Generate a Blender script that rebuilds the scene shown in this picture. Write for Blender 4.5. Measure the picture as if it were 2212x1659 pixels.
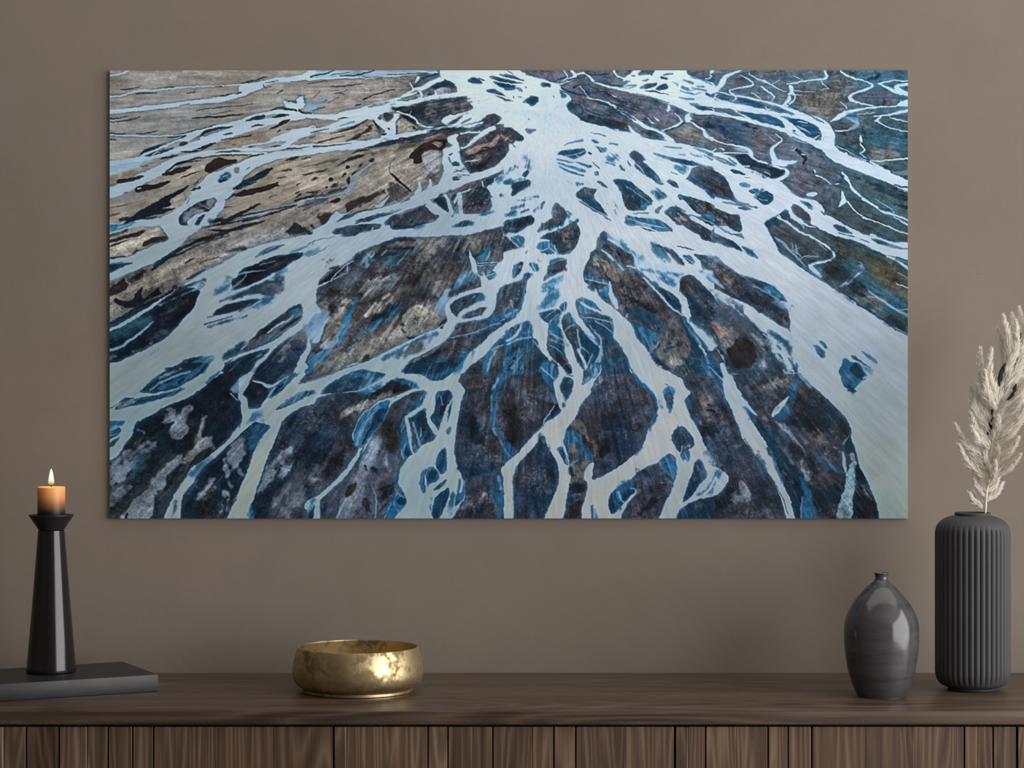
import bpy, bmesh, math, random
import numpy as np
from mathutils import Vector, Matrix

for _o in list(bpy.data.objects):
    bpy.data.objects.remove(_o, do_unlink=True)
SC = bpy.context.scene
COLL = SC.collection
PI = math.pi

# ------------------------------------------------------------------ camera, world, light
IMG_W, IMG_H, FPX = 2212, 1659, 4800.0     # frame and focal length in pixels
TOP_Z = 0.75                               # height of the sideboard top
CAM_Z = TOP_Z + 0.491
WALL_Y = 3.78                              # the wall behind everything

cam_d = bpy.data.cameras.new('camera')
cam_d.sensor_width = 36.0
cam_d.lens = 36.0*FPX/IMG_W
cam_d.clip_start = 0.05
cam = bpy.data.objects.new('camera', cam_d)
COLL.objects.link(cam)
cam.location = (0, 0, CAM_Z)
cam.rotation_euler = (PI/2, 0, 0)
SC.camera = cam

SC.view_settings.view_transform = 'Standard'
SC.view_settings.look = 'None'
SC.view_settings.gamma = 1.0
SC.view_settings.use_curve_mapping = False
SC.view_settings.exposure = 0.0

world = bpy.data.worlds.new('world')
SC.world = world
world.use_nodes = True
world.node_tree.nodes['Background'].inputs[0].default_value = (1.0, 0.98, 0.96, 1)
world.node_tree.nodes['Background'].inputs[1].default_value = 0.16

def area_light(name, loc, target, sx, sy, power, col):
    d = bpy.data.lights.new(name, 'AREA')
    d.shape = 'RECTANGLE'; d.size = sx; d.size_y = sy
    d.energy = power; d.color = col
    o = bpy.data.objects.new(name, d); COLL.objects.link(o)
    o.location = loc
    v = Vector(target)-Vector(loc)
    o.rotation_euler = v.to_track_quat('-Z', 'Y').to_euler()
    return o

WIN_X = 3.1                                # right-hand wall with its tall window
WIN_Y0, WIN_Y1, WIN_Z0, WIN_Z1 = -1.8, 3.2, 0.1, 2.9
daylight = area_light('window_daylight', (WIN_X+0.14, (WIN_Y0+WIN_Y1)/2, (WIN_Z0+WIN_Z1)/2),
                      (WIN_X-1, (WIN_Y0+WIN_Y1)/2, (WIN_Z0+WIN_Z1)/2), WIN_Y1-WIN_Y0, WIN_Z1-WIN_Z0, 262, (1.0, 0.99, 0.975))

wash = area_light('added_wall_wash', (0.5, 3.05, 3.19), (0.5, 3.05, 0), 4.2, 1.3, 25, (1.0, 0.97, 0.93))  # unseen overhead lamp, added to brighten the upper wall

def px(x, y, Y):
    """the point at depth Y seen at pixel (x, y)"""
    return Vector(((x-IMG_W/2)/FPX*Y, Y, CAM_Z-(y-IMG_H/2)/FPX*Y))

# ------------------------------------------------------------------ the printed picture: outlines of channels, bars and islands
COLS = dict(l=(140,183,222), b=(40,106,144), k=(20,24,33), d=(37,31,32), m=(57,54,61), e=(92,92,106),
            g=(140,144,150), t=(148,141,131), c=(172,164,153), r=(132,114,108), o=(84,74,56), u=(108,106,104), q=(38,76,92), s=(150,172,176), n=(0,0,0), w=(0,0,0))
LAND = [(260,180,140,132,124),(400,250,136,140,142),(500,170,142,130,116),(600,230,150,146,140),(300,300,134,136,136),(260,400,132,126,118),
 (400,440,124,116,108),(560,370,152,136,116),(640,420,142,132,116),(800,200,150,142,138),(740,440,132,126,118),(860,380,154,147,134),(950,270,74,64,66),
 (1000,320,96,78,72),(1080,360,82,68,64),(1100,430,60,70,90),(1200,180,78,86,106),(1330,230,90,88,102),(1450,260,88,90,106),(1560,300,94,94,110),
 (1600,180,72,95,116),(1700,250,78,98,118),(1800,230,90,100,108),(1900,170,38,92,124),(1900,330,48,84,100),(1930,420,44,74,84),(1700,360,72,86,106),(1650,400,76,80,96),
 (300,520,150,138,124),(500,520,128,122,118),(420,580,124,118,116),(260,640,132,124,118),(600,500,130,124,116),(350,740,40,52,66),(330,700,44,56,68),
 (850,560,84,80,80),(760,620,120,116,112),(900,660,120,112,108),(860,700,150,145,135),(780,740,130,126,122),(950,560,78,72,76),(1000,600,84,78,80),(1060,640,60,80,104),
 (1220,560,80,74,78),(1350,620,84,80,86),(1450,680,70,66,76),(1450,740,100,96,98),(1550,560,74,70,80),(1700,580,46,62,74),(1800,600,52,66,64),(1900,640,52,64,60),(1880,700,46,58,58),
 (1600,700,76,72,80),(1560,640,74,70,78),(300,900,30,44,56),(270,1020,44,64,76),(400,960,40,46,56),(330,1060,40,48,54),(450,880,30,34,42),(500,960,34,42,56),(560,1060,30,38,50),(640,960,80,80,92),
 (640,1060,76,80,96),(720,920,50,56,62),(700,980,36,48,58),(780,1000,96,96,108),(800,1080,90,92,106),(860,900,66,60,64),(980,950,76,70,80),(1030,1000,66,62,78),(1130,860,76,70,74),(1300,880,60,56,66),(1300,960,54,52,62),
 (1160,1020,50,54,72),(1420,1060,56,56,66),(1520,900,70,66,72),(1560,1000,64,62,70),(1700,880,66,62,66),(1760,960,54,54,62),(1720,1060,44,50,62),(1600,1080,60,62,72),(1240,1080,66,58,64)]
WATER = [(300,240,176,192,206),(500,300,176,190,204),(360,325,172,185,194),(700,250,188,202,218),(1000,220,198,212,228),(1110,180,202,216,230),(1180,300,196,208,220),(1190,410,180,195,207),(1400,180,205,222,238),(1600,250,194,208,228),(1760,310,192,206,223),(1850,300,192,206,224),(1950,200,178,208,232),
 (1500,360,196,208,224),(1700,440,192,203,218),(300,400,160,177,190),(500,440,158,176,188),(800,480,154,172,184),(930,487,146,164,178),(1150,560,184,196,207),(1240,610,187,197,207),(1300,540,190,200,208),(1500,520,188,198,207),(1700,560,182,193,202),(1865,710,157,169,180),(1920,760,152,164,174),
 (300,560,144,163,170),(480,660,147,162,169),(420,620,146,161,167),(652,609,162,176,183),(345,760,127,144,147),(520,720,138,153,158),(640,680,156,172,178),(250,860,128,144,148),(300,900,118,142,152),(450,860,124,142,146),(560,900,140,154,156),(560,1010,153,162,158),(520,1080,144,154,148),(620,860,146,158,160),(760,820,140,160,168),(900,780,152,168,174),
 (980,820,154,167,170),(970,960,154,168,172),(920,1060,136,158,164),(1080,720,164,178,186),(1250,720,172,184,190),(1362,749,164,173,179),(1200,900,166,172,174),(1190,970,174,177,177),(1100,1060,160,165,163),(1220,1060,162,165,161),(1400,820,166,174,178),(1410,955,170,172,173),(1320,1040,164,168,166),(1480,1060,150,161,163),
 (1610,860,157,169,177),(1680,1060,158,163,161),(1640,980,162,169,170),(1780,800,158,169,177),(1880,900,148,160,165),(1905,1010,144,154,154),(1930,1090,132,148,142),(1850,620,168,180,192)]
NAVY = [(300,300,24,42,55),(500,400,18,34,46),(800,250,23,41,57),(900,450,23,39,52),(1100,200,18,49,71),(1200,350,18,57,89),(1400,300,22,57,86),(1700,250,17,60,89),(1900,250,16,67,94),(1900,500,16,50,66),(1700,550,17,50,70),
 (300,650,14,31,41),(500,650,16,29,40),(700,600,19,38,52),(1000,600,22,47,66),(1200,600,22,60,84),(1250,750,21,62,83),(1500,600,24,60,86),(300,900,12,34,46),(500,900,14,32,46),(800,900,16,45,66),(950,950,18,50,71),(1150,950,19,47,70),(1400,950,21,50,75),(1700,900,21,49,66),(1850,1000,13,35,46)]

PX0, PY0, PW, PH = 237, 152, 1724, 968      # the print in the pixel frame it was measured in

def paint_print(src):
    """Paint the aerial river print as a PH x PW x 3 array of sRGB values (0..1)."""
    rng = np.random.RandomState(7)
    ys, xs = np.mgrid[0:PH, 0:PW].astype(np.float32)
    X = xs + PX0 + .5
    Y = ys + PY0 + .5

    def lookup(g, u, v):
        h, w = g.shape
        ui = np.floor(u).astype(np.int32); vi = np.floor(v).astype(np.int32)
        fu = (u - ui).astype(np.float32); fv = (v - vi).astype(np.float32)
        fu = fu*fu*(3-2*fu); fv = fv*fv*(3-2*fv)
        a = g[vi % h, ui % w]; b = g[vi % h, (ui+1) % w]
        c = g[(vi+1) % h, ui % w]; d = g[(vi+1) % h, (ui+1) % w]
        return (a*(1-fu)+b*fu)*(1-fv)+(c*(1-fu)+d*fu)*fv

    def noise(u, v, octs=3, gain=.55):
        out = np.zeros_like(u); amp = 1.; tot = 0.
        for o in range(octs):
            g = rng.uniform(-1, 1, (257, 263)).astype(np.float32)
            out += amp*lookup(g, u*2**o + 17.3*o, v*2**o + 9.1*o); tot += amp; amp *= gain
        return out/tot

    def blur(a, r):
        for _ in range(2):
            for ax in (0, 1):
                n = a.shape[ax]
                p = np.pad(a, [(r+1, r) if k == ax else (0, 0) for k in (0, 1)], mode='edge')
                c = np.cumsum(p, axis=ax, dtype=np.float64)
                hi = np.take(c, range(2*r+1, 2*r+1+n), axis=ax); lo = np.take(c, range(0, n), axis=ax)
                a = ((hi-lo)/(2*r+1)).astype(np.float32)
        return a

    # the drainage fans out from one point: streaks follow it
    ax_, ay_ = 1180., 190.
    dx = X-ax_; dy = (Y-ay_)*1.0
    r = np.sqrt(dx*dx+dy*dy)+20; th = np.arctan2(dy, dx)
    streak = noise(th*95, np.log(r)*9, 4, .62)
    streak2 = noise(th*36+5, np.log(r)*5+3, 3)
    blotch = noise(X/42., Y/34., 4, .6)
    mid = noise(X/11., Y/9., 3, .6)
    grain = rng.uniform(-1, 1, X.shape).astype(np.float32)
    wx = noise(X/26., Y/22., 3)*2.6 + noise(X/6., Y/5., 2)*1.5
    wy = noise(X/26.+40, Y/22., 3)*2.2 + noise(X/6.+50, Y/5., 2)*1.3
    WX = X+wx; WY = Y+wy

    def field(pts):
        num = np.zeros(X.shape+(3,), np.float32); den = np.zeros(X.shape, np.float32)
        for x, y, cr, cg, cb in pts:
            w = 1./(((X-x)**2+((Y-y)*1.4)**2)/1e4+.35)**1.7
            num += w[..., None]*np.array([cr, cg, cb], np.float32); den += w
        return num/den[..., None]/255.

    land = field(LAND); land = land*.7+land.mean(-1, keepdims=True)*np.array([.302, .3, .297], np.float32); water = field(WATER); navy = field(NAVY)

    COL = {k: np.array(v, np.float32)/255 for k, v in COLS.items()}
    SOFT = [.75, 1.6, 3.2, 6., 11.]
    ALPHA = [1., .96, .9, .85, .8]

    ridge = noise(th*60+9, np.log(r)*7+4, 4, .6)
    ridge = np.exp(-(ridge/.085)**2)
    sm = noise(th*80+3, np.log(r)*8+1, 2, .5)*.7+noise(X/13., Y/11., 2, .5)*.5
    blot2 = noise(X/75.+9, Y/60.+4, 3)
    swirl = noise(X/16.+wx*.7+dx*.012, Y/22.+wy*.7, 4, .62)
    tex = 1 + .30*streak + .24*mid + .30*blotch + .42*swirl + .11*grain + .20*(ridge-.25)
    calm = np.clip((1000-X)/300, 0, 1)*np.clip((560-Y)/120, 0, 1)      # the smooth gravel flats at upper left
    tex = tex*(1-calm*.7)+(1+.22*streak+.05*mid+.06*blotch+.07*grain)*calm*.7
    img = land*np.clip(tex, .35, 1.8)[..., None]

    shapes = []
    ox = oy = 0
    for line in src.split('\n'):
        f = line.split()
        if not f: continue
        if f[0] == 'T': ox, oy = float(f[1]), float(f[2]); continue
        code = f[1]; col = code[0]; s = min(int(code[1]), 4) if len(code) > 1 else 0
        v = np.array(f[2:], np.float32)
        k = 2 if f[0] in 'LVI' else 3
        if len(v) < 2*k: continue
        v = v[:len(v)//k*k].reshape(-1, k)/5.0045
        if k == 2 and len(v) < 3: continue
        v[:, 0] += ox; v[:, 1] += oy
        if k == 2:                        # an outline cut off at the border of its tile runs on a little
            v[:, 0] += 7*(v[:, 0] > ox+440.5)-7*(v[:, 0] < ox+1); v[:, 1] += 7*(v[:, 1] > oy+329.5)-7*(v[:, 1] < oy+1)
        shapes.append((f[0], col, s, v))

    def smooth_closed(p):
        for lim in (5., 2.5):
            q = np.roll(p, -1, 0)
            k = np.minimum(.25, lim/(np.hypot(*(q-p).T)+1e-6))[:, None]
            p = np.stack([p+(q-p)*k, q-(q-p)*k], 1).reshape(-1, p.shape[1])
        return p

    def smooth_open(p):
        if len(p) < 3: return p
        for _ in range(2):
            a = p[:-1]*.75+p[1:]*.25; b = p[:-1]*.25+p[1:]*.75
            p = np.concatenate([p[:1], np.stack([a, b], 1).reshape(-1, p.shape[1])[1:-1], p[-1:]])
        return p

    def extend(p):
        e = 14.
        p = p.copy()
        p[:, 0] = np.where(p[:, 0] < PX0+5, PX0-e, np.where(p[:, 0] > PX0+PW-5, PX0+PW+e, p[:, 0]))
        p[:, 1] = np.where(p[:, 1] < PY0+4, PY0-e, np.where(p[:, 1] > PY0+PH-4, PY0+PH+e, p[:, 1]))
        return p

    def window(p, m):
        x0 = max(int(p[:, 0].min()-PX0-m), 0); x1 = min(int(p[:, 0].max()-PX0+m)+1, PW)
        y0 = max(int(p[:, 1].min()-PY0-m), 0); y1 = min(int(p[:, 1].max()-PY0+m)+1, PH)
        return (slice(y0, y1), slice(x0, x1)) if x1 > x0 and y1 > y0 else None

    def cover(kind, s, v, col='w'):
        soft = SOFT[s]
        v = extend(v)
        if kind in 'LVI':
            p = smooth_closed(v); w = window(p, soft*2+6)
            if w is None: return None, None
            x = WX[w]; y = WY[w]
            best = np.full(x.shape, 1e9, np.float32); inside = np.zeros(x.shape, bool)
            q = np.roll(p, -1, 0)
            for (x0, y0), (x1, y1) in zip(p, q):
                ex, ey = x1-x0, y1-y0; L = ex*ex+ey*ey
                if L < 1e-6: continue
                t = np.clip(((x-x0)*ex+(y-y0)*ey)/L, 0, 1)
                d = (x-x0-t*ex)**2+(y-y0-t*ey)**2
                np.minimum(best, d, out=best)
                if y0 != y1:
                    c = ((y0 > y) != (y1 > y)) & (x < ex*(y-y0)/ey+x0)
                    inside ^= c
            d = np.sqrt(best); d = np.where(inside, -d, d)
        else:
            p = smooth_open(v); rad = p[:, 2].max()/2
            w = window(p, rad+soft*2+6)
            if w is None: return None, None
            x = WX[w]; y = WY[w]
            d = np.full(x.shape, 1e9, np.float32)
            for (x0, y0, w0), (x1, y1, w1) in zip(p[:-1], p[1:]):
                ex, ey = x1-x0, y1-y0; L = ex*ex+ey*ey
                if L < 1e-6: continue
                t = np.clip(((x-x0)*ex+(y-y0)*ey)/L, 0, 1)
                dd = np.sqrt((x-x0-t*ex)**2+(y-y0-t*ey)**2)-(w0+(w1-w0)*t)*.5
                np.minimum(d, dd, out=d)
        if s >= 2:
            d = d + soft*(1.9*sm[w]+.8*swirl[w])*(1.7 if col in 'gceru' else 1.)
        a = np.clip(.5-d/(2*soft), 0, 1); a = a*a*(3-2*a)
        return w, a*ALPHA[s]

    teal = np.clip((760-X)/250, 0, 1)*np.clip((Y-600)/150, 0, 1)      # the lower left is colder
    wet = np.zeros(X.shape, np.float32)
    blue = np.zeros(X.shape, np.float32)

    def lay(kind, col, s, v):
        w, a = cover(kind, s, v, col)
        if w is None: return
        if col == 'w':
            c = water[w]*(1+.035*blotch[w]+.03*grain[w]+.03*streak[w])[..., None]
            wet[w] = np.maximum(wet[w], a)
        elif col == 'l':
            c = (water[w]*.45+COL['l']*.55)*(1+.12*streak[w]+.06*mid[w])[..., None]; a = a*np.clip(.82+.3*streak[w], 0, 1)
            wet[w] = np.maximum(wet[w], a*.5)
        elif col == 'n':
            c = navy[w]*np.clip(1+.4*streak[w]+.25*mid[w]+.12*grain[w], .3, 2)[..., None]
            wet[w] *= 1-a; blue[w] = np.maximum(blue[w], a*.5)
        elif col == 'b':
            c = (COL['b']*.8+navy[w]*.2)*np.clip(1+.45*streak[w]+.25*mid[w]+.2*swirl[w]+.05*grain[w], .4, 2)[..., None]
            wet[w] *= 1-a; blue[w] = np.maximum(blue[w], a)
        else:
            c = COL[col]
            if col in 'mke': c = c+(navy[w]-c)*np.clip(.25+.9*blot2[w]+.45*teal[w], 0, .8)[..., None]
            if col in 'm': c = c+(COL['u']-c)*np.clip(1.1*swirl[w]+.5*streak[w]-.12, 0, .55)[..., None]
            c = c*np.clip(tex[w]+.1*streak2[w]+.05*grain[w], .3, 1.9)[..., None]
            wet[w] *= 1-a
        img[w] = img[w]*(1-a[..., None])+c*a[..., None]

    for ph in ('L', 'WV', 'ISF'):
        for kind, col, s, v in shapes:
            if kind in ph: lay(kind, col, s, v)
    # shallow blue margins along the channels, and a bluish cast at the edge of the water
    near = blur(wet, 4); far = blur(wet, 12)
    warm = np.clip((980-X)/250, 0, 1)*np.clip((500-Y)/120, 0, 1)        # the flats at upper left have hard dry banks
    k = np.clip((near*.75+far*.35)*1.75, 0, 1)*(1-wet)*np.clip(.62+.5*sm+.5*blotch, .08, 1)*.92*(1-.75*warm)
    hc = np.clip(near*2.3-.3+.4*sm, 0, .85)[..., None]
    img[:] = img*(1-k[..., None])+((COL['b']*.6+navy*.4)*(1-hc)+(COL['l']*.5+water*.28)*hc)*k[..., None]
    e = np.clip((1-near)*1.15+(1-far)*.3+np.clip(sm*.4, 0, .3), 0, 1)*wet*(.30+.25*np.clip((Y-420)/350, 0, 1))
    img[:] = img*(1-e[..., None])+(COL['l']*.95)*e[..., None]
    # thread-like rivulets where the water runs shallow
    near = blur(wet, 7)
    thr = noise(th*70+2+wx*.05, np.log(r)*6+7, 3, .5)
    thr = np.exp(-(thr/.06)**2)*np.clip((r-200)/150, 0, 1)
    thr2 = noise(X/17.+wx*.5+dx*.01, Y/19.+wy*.5, 3, .55)
    thr = np.maximum(thr, .8*np.exp(-(thr2/.045)**2)*np.clip(.35+2*blot2, 0, 1))
    lush = np.exp(-(((X-1200)/260)**2+((Y-560)/230)**2))
    k = thr*(1-wet)*np.clip(blue*.75+np.clip((near-.12)*2.2, 0, .6)*(.25+.75*lush), 0, .8)*np.clip(.7+blotch, .2, 1)
    img[:] = img*(1-k[..., None])+(water*.45+COL['l']*.5)*k[..., None]
    # pale veins that run through the dark gravel
    vein = noise(X/24.+wx*.6+20, Y/30.+wy*.6, 4, .6)
    vein = np.exp(-(vein/.05)**2)*np.clip(.25+1.2*blotch, 0, 1)*(1-wet)*np.clip((Y-430)/200, 0, 1)*(1-calm)
    img[:] = img+(np.array(COL['g'])-img)*(.42*vein)[..., None]
    # crisp banks: a thin dark line on the land side
    n2 = blur(wet, 2)
    k = np.clip(n2*2.6, 0, 1)*(1-wet)*np.clip(-.12+1.0*blot2+.3*mid+.2*warm, 0, .42)
    img *= (1-k)[..., None]
    low = (np.clip((Y-560)/300, 0, 1)*(1-wet))[..., None]        # the near ground is darker and colder
    img *= 1-low*(1-np.array([.80, .87, .93], np.float32))
    # fine ripple of the braided channels
    rip = noise(th*150, np.log(r)*22, 2)
    img *= (1+.05*rip*wet)[..., None]
    sp = (rng.uniform(0, 1, X.shape) > .985).astype(np.float32)*np.clip((Y-650)/400, 0, 1)*(1-wet)
    img += (sp*.13)[..., None]
    img += .55*(img-np.stack([blur(img[..., c].astype(np.float32), 2) for c in range(3)], -1))
    return np.clip(img, 0, 1)

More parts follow.
